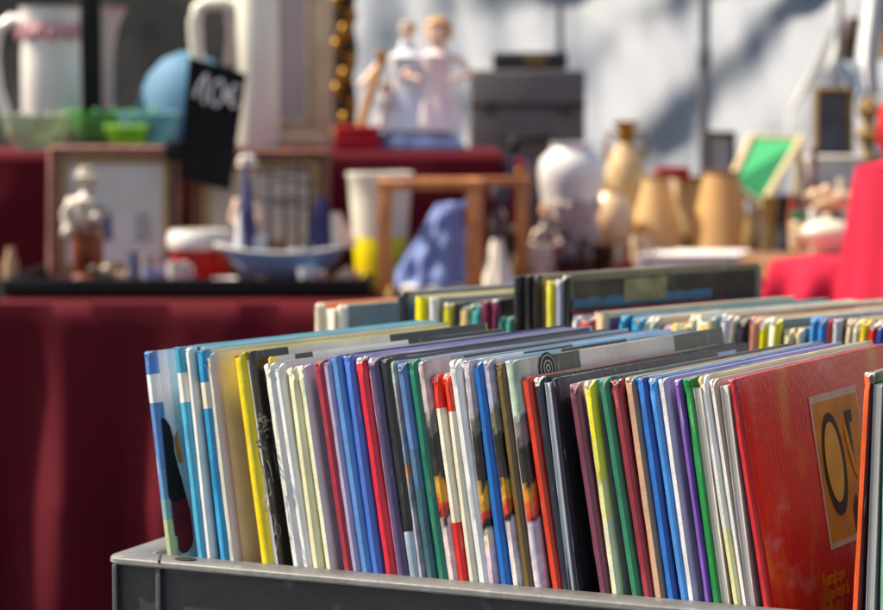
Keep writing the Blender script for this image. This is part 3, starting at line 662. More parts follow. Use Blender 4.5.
# ------------------------------------------------------------------ books in the crate behind
ROW2 = [
 # x, y top, width, spine, cover, label, lean (deg, + leans right), options
 (313.5, 303, 6, (226, 214, 190), (226, 120, 70), 'beige book at the left end of the rear crate', 0, dict(rtop=.006)),
 (335.5, 305, 7, (230, 224, 206), (142, 144, 132), 'cream edged book with a grey green cover, before the black one', 0, dict(rtop=.006, cov=[(.3, (140, 142, 130))])),
 (396, 291.5, 7.5, (38, 44, 58), (60, 110, 160), 'charcoal book with white corner left of the yellow one', 0, dict(topcov=(.004, [(.3, (120, 122, 120))]))),
 (413.5, 296.5, 9.5, (240, 216, 20), (236, 224, 200), 'bright yellow book with torn corner in the rear crate', 0, dict(topcov=(.005, [(.3, (236, 218, 60))]))),
 (427.5, 298, 6.5, (238, 238, 238), (160, 160, 164), 'white book next to bright yellow in the rear crate', 0, dict(cov=[(.3, (156, 156, 158))])),
 (442, 303, 9, (186, 176, 24), (60, 62, 66), 'low olive yellow book in the rear crate', 0, dict(rtop=.005)),
 (452, 302.5, 6, (28, 32, 34), (30, 32, 34), 'low black book between olive and gilt in the rear crate', 0, {}),
 (458, 306, 9.5, (190, 170, 120), (120, 100, 60), 'low gilt patterned book in the rear crate', 0, dict(fine=1)),
 (468, 304, 10, (40, 160, 160), (176, 170, 190), 'low teal book with rounded corner left of plum', 0, dict(rtop=.006)),
 (479, 301, 8, (120, 30, 66), (90, 40, 70), 'plum book left of the pale cornered plum one', 0, {}),
 (491, 299.5, 4.5, (130, 44, 80), (44, 36, 40), 'plum edged book with a pale corner and dark cover', 0, dict(cov=[(.3, (46, 40, 44))])),
 (497.5, 316, 5.5, (30, 120, 110), (30, 90, 84), 'short dark teal book before the tall black set', 0, dict(rtop=.005)),
 (505, 316.5, 5.5, (50, 160, 140), (40, 110, 100), 'short sea green book touching the tall black set', 0, dict(rtop=.005)),
 (512, 276, 6, (24, 24, 26), (96, 94, 90), 'tall black book, leftmost of the tall set', -1, dict(cov=[(.3, (100, 98, 92))])),
 (524.5, 275.5, 4.5, (30, 30, 34), (70, 70, 72), 'tall black book with a white corner, second of the tall set', -1, {}),
 (532, 275, 5, (26, 26, 30), (170, 152, 122), 'tall black book with tan cover strip in the tall set', -1, dict(cov=[(.3, (168, 150, 120))])),
 (544.5, 281, 8, (214, 204, 60), (60, 60, 60), 'slim yellow book in the middle of the tall black set', -1, {}),
 (554, 280, 7.5, (158, 164, 186), (100, 100, 110), 'slim grey lilac book in the tall black set', -1, {}),
 (561.5, 276, 4.5, (24, 24, 26), (110, 106, 84), 'tall black book with a landscape strip across its long cover', -1, dict(landscape=1, flat=1)),
 (571.5, 315, 6.5, (230, 230, 232), (220, 216, 216), 'small white book right of the tall black set', 4, dict(rtop=.005)),
 (578, 316, 13, (222, 56, 46), (206, 60, 50), 'thick red book in the rear crate beside cream', 4, dict(rtop=.004)),
 (592.5, 312, 11.5, (226, 200, 164), (130, 72, 116), 'cream spined book with a purple cover in the rear crate', -2, dict(topcov=(.004, [(.3, (232, 208, 172))]))),
 (618.5, 315, 6, (30, 140, 190), (60, 110, 130), 'turquoise book with rounded head right of purple', 4, dict(rtop=.007)),
 (630.5, 317, 10.5, (30, 150, 206), (40, 150, 200), 'thicker turquoise book right of the other turquoise one', 4, dict(rtop=.006)),
 (641, 318.5, 5.5, (226, 216, 190), (130, 140, 130), 'ivory book right of turquoise in the rear crate', 4, dict(rtop=.007)),
 (648, 316.5, 7, (130, 176, 166), (190, 186, 170), 'grey teal book with worn head in the rear crate', 4, dict(rtop=.007, cov=[(.3, (196, 192, 178))])),
 (661, 325, 8, (226, 170, 190), (196, 170, 190), 'low pink book left of a yellow one', 5, dict(rtop=.007)),
 (671, 323.5, 14, (236, 200, 40), (226, 170, 60), 'low thick golden yellow book between pink and cream', 4, dict(rtop=.005)),
 (687.5, 315, 6, (236, 224, 186), (160, 150, 120), 'pale cream book left of the orange panel spine', 4, dict(rtop=.007)),
 (695, 316, 17, (236, 222, 184), (120, 150, 160), 'thick cream book with an orange spine panel', 3, dict(bands=[(319.5, (238, 226, 190)), (700, (238, 186, 110))], left=(240, 230, 200), right=(236, 206, 150))),
 (713, 315.5, 6, (120, 170, 180), (150, 170, 176), 'blue grey book between the orange panel and white', 4, {}),
 (719.5, 314, 8.5, (226, 222, 230), (170, 150, 130), 'white book with lilac shade left of beige', 5, dict(rtop=.007)),
 (728.5, 315.5, 7, (216, 200, 180), (110, 90, 84), 'beige book with a striped worn corner before navy', 6, dict(rtop=.006, fine=1)),
 (735.5, 317.5, 11, (32, 32, 46), (60, 54, 60), 'thick dark navy book in the rear crate', 4, dict(rtop=.006)),
 (748, 317, 9, (232, 150, 120), (196, 130, 90), 'salmon book right of the dark navy one', 5, dict(rtop=.007)),
 (758.5, 318, 8, (232, 216, 30), (160, 140, 60), 'lemon yellow book right of salmon, white head', 5, dict(rtop=.006, bands=[(323, (236, 232, 200)), (700, (234, 218, 30))])),
 (768, 318, 10.5, (238, 234, 210), (120, 110, 80), 'white and yellow book with a torn head', 6, dict(rtop=.006, right=(230, 214, 40), cov=[(.3, (130, 140, 130))])),
 (783, 328, 8, (232, 216, 170), (90, 76, 60), 'low cream book, left of a low grey one', 3, dict(rtop=.006)),
 (795.5, 328.5, 5, (230, 214, 180), (120, 116, 110), 'low ivory book with a grey cover before the blue pair', 3, dict(rtop=.005)),
 (809, 317.5, 6, (60, 140, 210), (50, 110, 180), 'sky blue book, slim one of the rear blue pair', 2, dict(rtop=.006)),
 (816, 317.5, 9, (40, 120, 196), (40, 40, 50), 'blue book, thick one of the rear blue pair', 2, dict(rtop=.006)),
 (825.5, 318.5, 5.5, (206, 70, 70), (50, 44, 50), 'small red headed book beside the blue pair', 2, {}),
 (832, 319, 7, (190, 190, 200), (110, 92, 90), 'light grey book with a brown cover in the rear crate', 3, dict(cov=[(.3, (110, 94, 92))])),
 (846, 319, 6.5, (206, 190, 160), (110, 100, 90), 'beige book with a frayed head left of ivory', 6, dict(rtop=.006)),
 (852.5, 319.5, 6.5, (230, 222, 190), (170, 160, 120), 'ivory book left of amber at the right end', 6, dict(rtop=.006)),
 (859.5, 319.5, 8.5, (238, 196, 50), (160, 130, 50), 'amber book left of crimson at the right end', 7, dict(rtop=.006)),
 (868, 321.5, 8.5, (206, 30, 48), (60, 40, 50), 'crimson book tilted right at the right end', 9, dict(rtop=.005)),
 (876.5, 321, 8, (36, 76, 176), (40, 60, 120), 'cobalt blue book at the far right end of the rear crate', 9, dict(rtop=.005)),
]
for i, (xt, yt, w, s, c, lab, lean, opt) in enumerate(ROW2):
    top = on_plane(xt, yt, SP2, Q_); a = math.radians(lean)
    yw = math.radians(47.0 + 1.2 * math.sin(i * 2.1)); Z = (V((math.cos(yw), -math.sin(yw), 0)) * math.sin(a) + V((0, 0, 1)) * math.cos(a)); bot = top - Z * .2
    bk = book(top, bot, w, s, c, lab, G2, yw, opt)
    if opt.get('landscape'):
        T, L, H = bk[2][4:]
        def strip(z0, z1, y0, y1, f=0):
            n = 24; pts = [(y0 + (y1 - y0) * k / n, z1 + f * noise.noise(V((k * .7, z1 * 90, 2)))) for k in range(n + 1)]
            return [pts[0]] + pts[1:] + [(y1, z0), (y0, z0)]
        decal(bk, 'cover_band', ink('band_olive', (82, 76, 60), (44, 43, 38)), [strip(H - .042, H - .004, .008, L - .003)], .0002, False)
        decal(bk, 'cover_band', ink('band_brown', (66, 52, 46), (46, 38, 35)), [strip(H - .042, H - .006, L * .62, L - .004, .0)], .0004, False)
        decal(bk, 'cover_band', ink('band_black', (22, 22, 24)), [strip(H - .3, H - .0325, .006, L - .002, .0)], .0006, False)
        decal(bk, 'cover_band', ink('band_red', (180, 44, 56), (140, 52, 58)), [strip(H - .0325, H - .025, .006, L * .82, .002)], .0006, False)
        decal(bk, 'cover_band', ink('band_blue', (40, 110, 150), (70, 100, 104)), [strip(H - .023, H - .0165, .006, L * .74, .004)], .0006, False)
        decal(bk, 'cover_label', ink('band_pale', (142, 138, 100), (104, 100, 74)), [strip(H - .021, H - .005, L * .28, L * .50, .0)], .0008, False)
e = booklet(*(lambda t: (t, t - V((0, 0, .2))))(on_plane(323.5, 309, SP2, Q_)), 10.5, (226, 206, 170), 'cream striped booklet between the two beige books of the rear crate', G2, math.radians(47))
# ------------------------------------------------------------------ setting and stall tables
def structure(o): o['kind'] = 'structure'; return o
structure(MB().box((0, 60, -.05), (300, 300, .1)).build('ground', mat('asphalt', (66, 64, 62), .9, .2, 3, .3), smooth=False))
MARO, PINK = (88, 3, 23), (192, 34, 62)
def cloth_mat(name, c):
    m = mat(name, c, .85, .10, 9, 0.0, spec=.2)
    nt = m.node_tree; b = nt.nodes['Principled BSDF']; b.inputs['Sheen Weight'].default_value = .12; b.inputs['Sheen Roughness'].default_value = .3; b.inputs['Sheen Tint'].default_value = (*lin((214, 30, 66)), 1)
    return m
MARO_M = cloth_mat('maroon_cloth', MARO); PINK_M = cloth_mat('pink_cloth', PINK)

# near low table carrying the crates
t = thing('folding_table', 'low table hidden under the two book crates', 'table', tuple((C0 + R_ * .26 + Q_ * .40)[:2]) + (0,), -YAW)
MB().box((0, 0, ZTAB - .012), (.72, .86, .022), bev=.004).build('tabletop', mat('table_grey', (150, 146, 140), .6), t)
for sx in (-.33, .33):
    for sy in (-.38, .38): MB().tube([(sx, sy, 0), (sx, sy, ZTAB - .02)], .014).build('leg', mat('steel', (130, 130, 132), .35, metal=.9), t)

# stall table with maroon cloth to the ground
TF = 3.6                                             # distance of its front edge
ZT = at(200, 303, TF).z
TX0 = at(-6, 303, TF).x; TX1 = .72; TB = 5.6
t = thing('stall_table', 'long trestle table beneath the maroon cloth', 'table', ((TX0 + TX1) / 2, (TF + TB) / 2, 0))
w_, d_ = TX1 - TX0 - .03, TB - TF - .05
MB().box((0, 0, ZT - .02), (w_, d_, .028), bev=.004).build('tabletop', wood('table_wood', (150, 110, 70), (110, 76, 46)), t)
for sx in (-1, 1):
    for sy in (-1, 1): MB().box((sx * (w_ / 2 - .05), sy * (d_ / 2 - .05), (ZT - .035) / 2), (.04, .04, ZT - .036)).build('leg', wood('table_wood', (150, 110, 70), (110, 76, 46)), t)
def drape(x0, x1, yf, yb, z, zb, seed, amp=.03, nfold=7, rot=None, side=True, ramp=2.6):
    """a cloth over a box: top, front skirt and left skirt with hanging folds, as one sheet"""
    mb = MB(); NU, NV, NT, NS = 240, 50, 10, 40
    def skirt(s, v, nx, ny):             # s along hem (m), v 0 top..1 bottom
        k = min(1, v * ramp) ** .8
        f = math.sin(s * nfold * 2.1 + seed + .6 * math.sin(s * 3.1 + seed)) * .5 + noise.noise(V((s * 5.2, v * 1.0, seed))) * .9 + noise.noise(V((s * 17, v * 2.2 + s * 2, seed + 3))) * .6
        out = .006 + amp * k * (.9 + f) + .012 * v
        return out
    pts = []
    def front(u, v):
        s = x0 + (x1 - x0) * u; o = skirt(s, v, 0, -1); r = .012
        if v == 0: return V((s, yf, z))
        return V((s, yf - o, z - r * min(1, v * 40) - (z - zb - r) * v))
    def top(u, v):
        s = x0 + (x1 - x0) * u; y = yf + (yb - yf) * v
        return V((s, y, z + .0018 * noise.noise(V((s * 6, y * 6, seed))) * min(1, v * 6)))
    mb.grid(lambda u, v: front(u, v), NU, NV); mb.grid(top, NU, NT)
    if side:
        def left(u, v):
            s = yf + (yb - yf) * u; o = skirt(s + 5, v, -1, 0)
            if u == 0: 
                f = front(0, v); return f
            if v == 0: return V((x0, s, z))
            k = min(1, u * 8); f0 = front(0, v)
            return V((x0 - o * k, f0.y * (1 - min(1, u * 8)) + s * min(1, u * 8) if u < .125 else s, z - .012 * min(1, v * 40) - (z - zb - .012) * v))
        mb.grid(left, NS, NV)
    if rot: mb.v = [rot @ p for p in mb.v]
    bm = bmesh.new(); me = bpy.data.meshes.new('t'); me.from_pydata([tuple(p) for p in mb.v], [], mb.f); bm.from_mesh(me); bmesh.ops.remove_doubles(bm, verts=bm.verts, dist=.0004)
    bm.verts.index_update(); mb2 = MB(); mb2.add([v.co.copy() for v in bm.verts], [[v.index for v in f.verts] for f in bm.faces]); bm.free()
    return mb2
o = drape(TX0, TX1, TF, TB, ZT, .02, 1.3, amp=.04, nfold=15).build('tablecloth', MARO_M, ang=70); solidify(o, .0015)
tag(o, 'dark maroon cloth hanging in folds over the long stall table', 'tablecloth')

# riser along the back of the table, covered with the same cloth
RF = 4.15; ZR = at(20, 152, RF).z
rx0, rx1 = at(-60, 152, RF).x, at(503, 152, RF).x
t = thing('display_riser', 'wooden riser box inside the maroon cover on the stall table', 'box', ((rx0 + rx1) / 2, RF + .33, ZT + .003))
MB().box((0, 0, (ZR - ZT) / 2 - .006), (rx1 - rx0 - .02, .6, ZR - ZT - .014)).build('riser_box', wood('table_wood', (150, 110, 70), (110, 76, 46)), t)
o = drape(rx0, rx1, RF, RF + .66, ZR, ZT + .004, 4.1, amp=.008, nfold=9).build('riser_cloth', MARO_M, ang=70); solidify(o, .0015)
tag(o, 'maroon cloth covering the raised step at the back of the stall', 'cloth')

# bright pink cloths at the right
PX = at(760, 270, 3.35)
def rotz(deg, c): 
    c = V(c); M = Matrix.Translation(c) @ Matrix.Rotation(math.radians(deg), 4, 'Z') @ Matrix.Translation(-c); return M
zc = at(800, 262, 3.7).z; c = at(800, 252, 3.72)
M = rotz(-28, (c.x, c.y, 0))
t = thing('side_table', 'small table under the pink red cloth at the right', 'table', (c.x + .1, c.y + .3, 0))
MB().box((.12, 0, zc - .03), (.5, .4, .03)).build('tabletop', wood('table_wood', (150, 110, 70), (110, 76, 46)), t)
for sx in (-.1, .3):
    for sy in (-.15, .15): MB().tube([(sx, sy, 0), (sx, sy, zc - .03)], .015).build('leg', wood('table_wood', (150, 110, 70), (110, 76, 46)), t)
o = drape(c.x - .05, c.x + .60, c.y, c.y + .55, zc, .02, 7.7, amp=.026, nfold=40, rot=M, ramp=16).build('tablecloth', PINK_M, ang=70); solidify(o, .0015)
tag(o, 'sunlit pink red cloth hanging in folds over the small right table', 'tablecloth')
# tall draped stand at the right edge
d = 3.15; s_ = m_at(d); b0 = at(866, 176, d)
t = thing('draped_stand', 'tall stand draped in bright pink cloth at the right frame edge', 'stand', (b0.x + .11, d + .12, 0))
def sk(u, v):
    a = 2 * math.pi * u; zt = b0.z; z = zt * (1 - v); r = .098 + .075 * v ** .8 + .010 * math.sin(a * 9 + v * 2) * min(1, v * 3) + .012 * noise.noise(V((math.cos(a) * 2, math.sin(a) * 2, v * 3)))
    return V((r * math.cos(a), r * math.sin(a), z + .012))
mb = MB().grid(sk, 72, 40); mb.lathe([(0, b0.z + .02), (.06, b0.z + .019), (.1, b0.z + .010)], seg=40); mb.build('drape', PINK_M, t, ang=80)
MB().tube([(0, 0, 0), (0, 0, b0.z)], .03).build('post', mat('steel', (130, 130, 132), .35, metal=.9), t)
o = thing('folded_cloth', 'scarlet cloth bundle standing on the pink draped stand', 'cloth', (b0.x + .12, d + .12, b0.z + .02))
MB().lathe([(.001, 0), (.07, .0), (.085, .03), (.08, .07), (.06, .10), (.02, .115), (0, .118)], seg=28, wob=.08).build('bundle', mat('scarlet', (206, 20, 30), .8, .15, 14), o)

# ------------------------------------------------------------------ backdrop
o = thing('stone_wall', 'dark stone wall far behind the stall at the left', 'wall', (-1.2, 8.6, 0))
MB().box((0, .15, 1.5), (6.5, .3, 3.0)).build('masonry', mat('dark_stone', (120, 112, 100), .9, .35, 3.6, .6, c2=(46, 45, 44), detail=7), o, smooth=False)
# pale market tarpaulin on poles
TD = 7.0
def tarp(u, v):
    x = -0.30 + 2.6 * u; z = 2.05 - 1.75 * v
    # pleats fanning from the upper right tie point
    dx, dz = (1.62 - x), (2.05 - z); ang = math.atan2(dz, dx + .02); rad = math.hypot(dx, dz)
    y = .03 * math.sin(ang * 15 + .4) * min(1, rad * 1.1) + .028 * math.sin(ang * 27 + 1.9 + rad) + .010 * math.sin(x * 26 + 3 * noise.noise(V((x * 2, z * 2, 9)))) + .012 * noise.noise(V((x * 14, z * 7, 2.0)))
    y += .045 * noise.noise(V((x * 1.9, z * 1.4, 1.0))) + .03 * noise.noise(V((x * 5, z * 3.6, 5.0)))
    y += .05 * math.sin(z * 9 + 1.3 * math.sin(x * 2.4)) * max(0, 1 - abs(z - 1.42) * 2.5) + (z - 1.0) * .85 - .45 * (x - .6)
    return V((x, TD + .1 + y, z))
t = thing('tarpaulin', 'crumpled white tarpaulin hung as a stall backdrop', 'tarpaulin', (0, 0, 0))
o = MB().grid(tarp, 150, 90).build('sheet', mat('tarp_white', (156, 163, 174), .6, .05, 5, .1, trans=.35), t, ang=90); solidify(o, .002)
def flap(u, v):
    a = at(858 - 62 * v - 26 * u * (1 - v) , -20 + 120 * v + 46 * u, 6.6); 
    return V((a.x + .03 * math.sin(v * 6) * u, 6.62 + .10 * math.sin(u * 3.1) + .05 * math.sin(v * 5 + u * 4), a.z))
def pole(x, ytop, ybot, d, r, lab, c=(120, 120, 128)):
    a = at(x, ytop, d); t = thing('tent_pole', lab, 'pole', (a.x, d, 0))
    MB().tube([(0, 0, .01), (0, 0, a.z + .3)], r, 14).build('tube', mat('pole_grey', (120, 120, 128), .4, metal=.5), t)
    MB().box((0, 0, .006), (.12, .12, .012), bev=.003).build('foot_plate', mat('pole_grey', (120, 120, 128), .4, metal=.5), t)
    MB().lathe([(r + .004, 0), (r + .006, .01), (r + .006, .05), (r + .004, .06)], (0, 0, 1.25), 16).build('collar', mat('pole_grey', (120, 120, 128), .4, metal=.5), t)
pole(705, 0, 190, 6.4, .014, 'grey tent pole rising behind the lampshades')
pole(560, 0, 60, 6.6, .010, 'thin grey pole rising behind the dark trunk')
o = MB().grid(flap, 24, 40).build('hanging_flap', mat('flap_white', (232, 232, 232), .55, .04, 6, trans=.5)); solidify(o, .002)
tag(o, 'bright white flap of canvas falling diagonally at the upper right', 'canvas')
# hanging clothes and frames at the far right
def cloth_strip(name, lab, cat, x0, x1, y0, y1, d, m, seed):
    a = at(x0, y0, d); b = at(x1, y1, d)
    o = MB().grid(lambda u, v: V((a.x + (b.x - a.x) * u + .008 * math.sin(v * 5 + seed), d + .02 * math.sin(u * 9 + seed) * (.4 + v), a.z + (b.z - a.z) * v)), 16, 20).build(name, m); solidify(o, .003); return tag(o, lab, cat)
cloth_strip('towel', 'white towel hanging at the upper right corner', 'towel', 862, 880, -30, 96, 5.6, mat('towel_white', (232, 232, 234), .9, .05), 1)
cloth_strip('dark_garment', 'dark brown garment hanging beside the white towel', 'clothing', 845, 864, 18, 66, 5.7, mat('brown_cloth', (74, 54, 46), .9), 2)
cloth_strip('brown_garment', 'brown garment hanging in the top right corner', 'clothing', 878, 905, -30, 60, 5.8, mat('brown_cloth2', (130, 98, 70), .9), 3)
cloth_strip('grey_curtain', 'grey curtain hanging behind the framed portrait', 'curtain', 842, 930, -40, 260, 7.4, mat('curtain_grey', (92, 92, 96), .9, .2, 8), 4)
cloth_strip('pale_scarf', 'pale blue grey scarf hanging above the framed portrait', 'scarf', 842, 862, 62, 104, 5.6, mat('scarf', (176, 190, 206), .9), 5)

zr_ = at(862, -32, 5.65).z; xa_, xb_ = at(843, 0, 5.65).x, at(912, 0, 5.65).x
t = thing('clothes_rail', 'thin metal clothes rail holding the white towel and garments', 'rail', ((xa_ + xb_) / 2, 5.68, 0)); hw_ = (xb_ - xa_) / 2
MB().tube([(-hw_ - .03, 0, zr_), (hw_ + .03, 0, zr_)], .007, 10).build('bar', mat('steel', (130, 130, 132), .35, metal=.9), t)
for s in (-1, 1):
    MB().tube([(s * hw_, 0, .01), (s * hw_, 0, zr_ - .008)], .007, 10).build('upright', mat('steel', (130, 130, 132)), t)
    MB().tube([(s * hw_, -.16, .01), (s * hw_, .16, .01)], .008, 10).build('foot', mat('steel', (130, 130, 132)), t)

# ------------------------------------------------------------------ things on the stall
WHITE = mat('porcelain', (226, 224, 220), .25, .05, 12, coat=.3)
CREAM = mat('cream_china', (226, 216, 192), .3, .06, 12, coat=.3)
GOLD = mat('gilt', (176, 126, 46), .35, .2, 30, metal=.6); BLACK = mat('black_paint', (18, 18, 20), .5, .2, spec=.2); DWOOD = wood('dark_wood', (74, 48, 34), (44, 28, 20))
REDP = mat('red_paint', (190, 26, 30), .4, .1); BLUE = mat('blue_paint', (52, 74, 150), .4, .1)
def on(x, d, z): p = at(x, 150, d); return V((p.x, d, z))       # a point on a shelf at height z under pixel column x

# tall white pitcher with a red band
d = 4.5; k = m_at(d); b = on(52, d, ZR + .002); h = at(52, 8, d).z - b.z; r = 30 * k
t = thing('pitcher', 'tall white china pitcher with pinkish red pattern band', 'pitcher', b)
MB().lathe([(0, .004), (r * .92, 0), (r * 1.0, .01), (r * .985, h * .6), (r * .96, h * .9), (r * 1.0, h * .965), (r * 1.04, h), (r * .97, h), (r * .9, h * .93), (r * .9, .02), (0, .012)], seg=40).build('body', WHITE, t)
mb = MB()
for i in range(18):
    a = 2 * math.pi * i / 18; x, y = r * .968 * math.cos(a), r * .968 * math.sin(a)
    mb.ball((x, y, h * .80 + (i % 2) * .008), (.011, .011, .014), 8)
mb.lathe([(r * .966, h * .865), (r * .972, h * .87), (r * .972, h * .885), (r * .966, h * .89)], seg=40)
mb.build('pattern_band', mat('band_pink', (186, 104, 120), .4, .2, 60, c2=(206, 170, 172)), t)
MB().tube([(-r * .9, 0, h * .90), (-r * 1.3, 0, h * .915), (-r * 1.75, 0, h * .84), (-r * 1.92, 0, h * .66), (-r * 1.8, 0, h * .42), (-r * 1.5, 0, h * .22), (-r * .96, 0, h * .06)], [.014, .013, .0125, .0125, .012, .012, .012], 12).build('handle', WHITE, t)
# black upright post between the pitchers
d = 4.36; a = on(92.5, d, ZR + .002); top = at(92, -40, d).z
t = thing('display_post', 'flat black upright post between white pitcher and flared vase', 'post', a)
MB().box((0, 0, (top - a.z) / 2), (20 * m_at(d), .02, top - a.z), bev=.003).build('upright', BLACK, t)
MB().box((0, 0, .006), (.09, .07, .011), bev=.003).build('base', BLACK, t)
# flared vase behind the post
d = 4.62; k = m_at(d); b = on(106, d, ZR + .002); h = at(106, 8, d).z - b.z
t = thing('vase', 'white flared vase with pink rim half behind the black post', 'vase', b)
MB().lathe([(0, 0), (9 * k, 0), (7 * k, .02), (8 * k, h * .4), (9 * k, h * .68), (13 * k, h * .86), (19 * k, h * .96), (21 * k, h), (18 * k, h * .97), (8 * k, h * .8), (5 * k, h * .3), (0, .02)], seg=32).build('body', mat('pinkish_china', (206, 182, 172), .35, .1, 10), t)
MB().lathe([(18.6 * k, h * .955), (21.3 * k, h * .995), (21.3 * k, h + .001), (18.5 * k, h * .965)], seg=32).build('rim', mat('band_pink', (172, 76, 96)), t)
# green glass dishes
for i, (x, y, wd, hh, lab, c) in enumerate(((112, 128, 86, 16, 'large bright green glass dish on the back step', (130, 216, 130)), (36, 130, 66, 14, 'pale green glass bowl in front of the white pitcher', (206, 220, 190)), (150, 133, 60, 18, 'blue green glass dish beside the price card', (140, 200, 206)), (128, 138, 40, 10, 'small lime glass saucer stacked before the green dish', (176, 230, 90)))):
    d = 4.25 + .0 * i + (0.14 if i == 0 else 0); k = m_at(d); b = on(x, d - (.05 if i == 3 else 0), ZR + .002); r = wd / 2 * k; h = at(x, y - hh, d).z - b.z
    t = thing('glass_dish', lab, 'dish', b, group='coloured glass dishes on the back step'); G = glass('glass%d' % i, c)
    MB().lathe([(0, .004), (r * .55, 0), (r * .58, .006), (r * .88, h * .4), (r, h), (r * .965, h), (r * .84, h * .46), (r * .5, .012), (0, .010)], seg=40, wob=.03).build('bowl', G, t)
    mb = MB()
    for q in range(14): mb.ball((r * .98 * math.cos(q * .4488), r * .98 * math.sin(q * .4488), h), .007, 8)
    mb.build('beaded_rim', G, t)
# blue dome
d = 4.5; k = m_at(d); b = on(188, d, ZR + .002); h = at(188, 52, d).z - b.z; r = 53 * k
t = thing('lampshade', 'light blue domed lampshade behind the black price card', 'lampshade', b)
MB().lathe([(r, 0.03), (r * .985, h * .3), (r * .9, h * .55), (r * .72, h * .77), (r * .45, h * .93), (r * .12, h), (r * .1, h), (r * .42, h * .92), (r * .7, h * .75), (r * .88, h * .54), (r * .965, h * .3), (r * .98, .03)], seg=40).build('shade', mat('blue_shade', (80, 134, 168), .7, .06, 14, trans=.15), t)
MB().lathe([(r * 1.0, .0), (r * 1.01, .0), (r * 1.01, .032), (r * .985, .032)], seg=40).build('trim', mat('blue_trim', (60, 110, 150), .7), t)
# black price card
d = 3.98
Q = [at(189, 57, d), at(246.5, 74, d), at(230, 191, d), at(179, 179, d)]; org = V((Q[0].x, d, ZT + .002))
t = thing('price_card', 'black slate price card chalked 10 euro, tilted on a stand', 'sign', org)
poly = [(q.x - org.x, q.z - org.z) for q in Q]
MB().prism(poly, -.003, .003).build('slate', mat('slate', (27, 27, 30), .8, .2, 40, spec=.1), t, smooth=False)
mb = MB()
def st(pts): mb.tube([V((at(x, y, d).x - org.x, -.0036, at(x, y, d).z - org.z)) for x, y in pts], .0028, 6)
st([(195, 97), (200, 84), (207, 74)]); st([(207, 74), (204, 104)])
st([(222, 80), (215, 82), (211, 92), (212, 103), (217, 106), (223, 100), (225, 90), (222, 80)])
st([(240, 88), (235, 85), (230, 91), (229, 101), (233, 107), (238, 104)]); st([(226, 93), (236, 95)]); st([(226, 98.5), (234, 100)])
mb.build('chalk_lettering', mat('chalk', (232, 232, 234), .95), t)
MB().tube([(at(172, 150, d).x - org.x, .012, 0), (at(172, 150, d).x - org.x, .012, at(172, 150, d).z - org.z)], .004).build('stand_rod', BLACK, t)
MB().box((at(174, 151, d).x - org.x, .004, at(174, 151, d).z - org.z), (.034, .03, .036), bev=.008).build('clip', BLACK, t)
MB().lathe([(0, 0), (.03, 0), (.03, .006), (.006, .01), (0, .01)], (at(172, 150, d).x - org.x, .012, 0), 20).build('base', BLACK, t)
# big white jug with loop handle
d = 4.42; k = m_at(d); b = on(258, d, ZR + .002); top = at(258, -60, d).z - b.z; r = 22 * k
t = thing('jug', 'very tall cream white jug with a squared loop handle', 'jug', b)
MB().lathe([(0, 0), (r * .9, 0), (r, .012), (r * 1.0, top * .5), (r * .96, top * .8), (r * .7, top * .93), (r * .8, top), (r * .7, top), (r * .6, top * .93), (r * .85, top * .78), (r * .85, .03), (0, .02)], seg=36).build('body', mat('ivory_china', (232, 228, 214), .35, .05, 9, coat=.2), t)
P = lambda x, y: V((at(x, y, d).x - b.x, 0, at(x, y, d).z - b.z))
MB().tube([P(240, 7), P(226, 3), P(207, 3), P(198, 9), P(195, 22), P(196, 44), P(198, 62), P(206, 84), P(220, 98), P(238, 104)], [.013, .013, .0135, .0135, .0135, .0135, .0135, .0135, .0135, .014], 12).build('handle', mat('ivory_china', (232, 228, 214)), t)
MB().tube([P(228, 4), P(232, 34), P(229, 66)], .010, 10).build('shaded_inner_loop', mat('pinkish_china', (206, 182, 172)), t)  # pinkish colour paints the shadow on the handle's inner leg
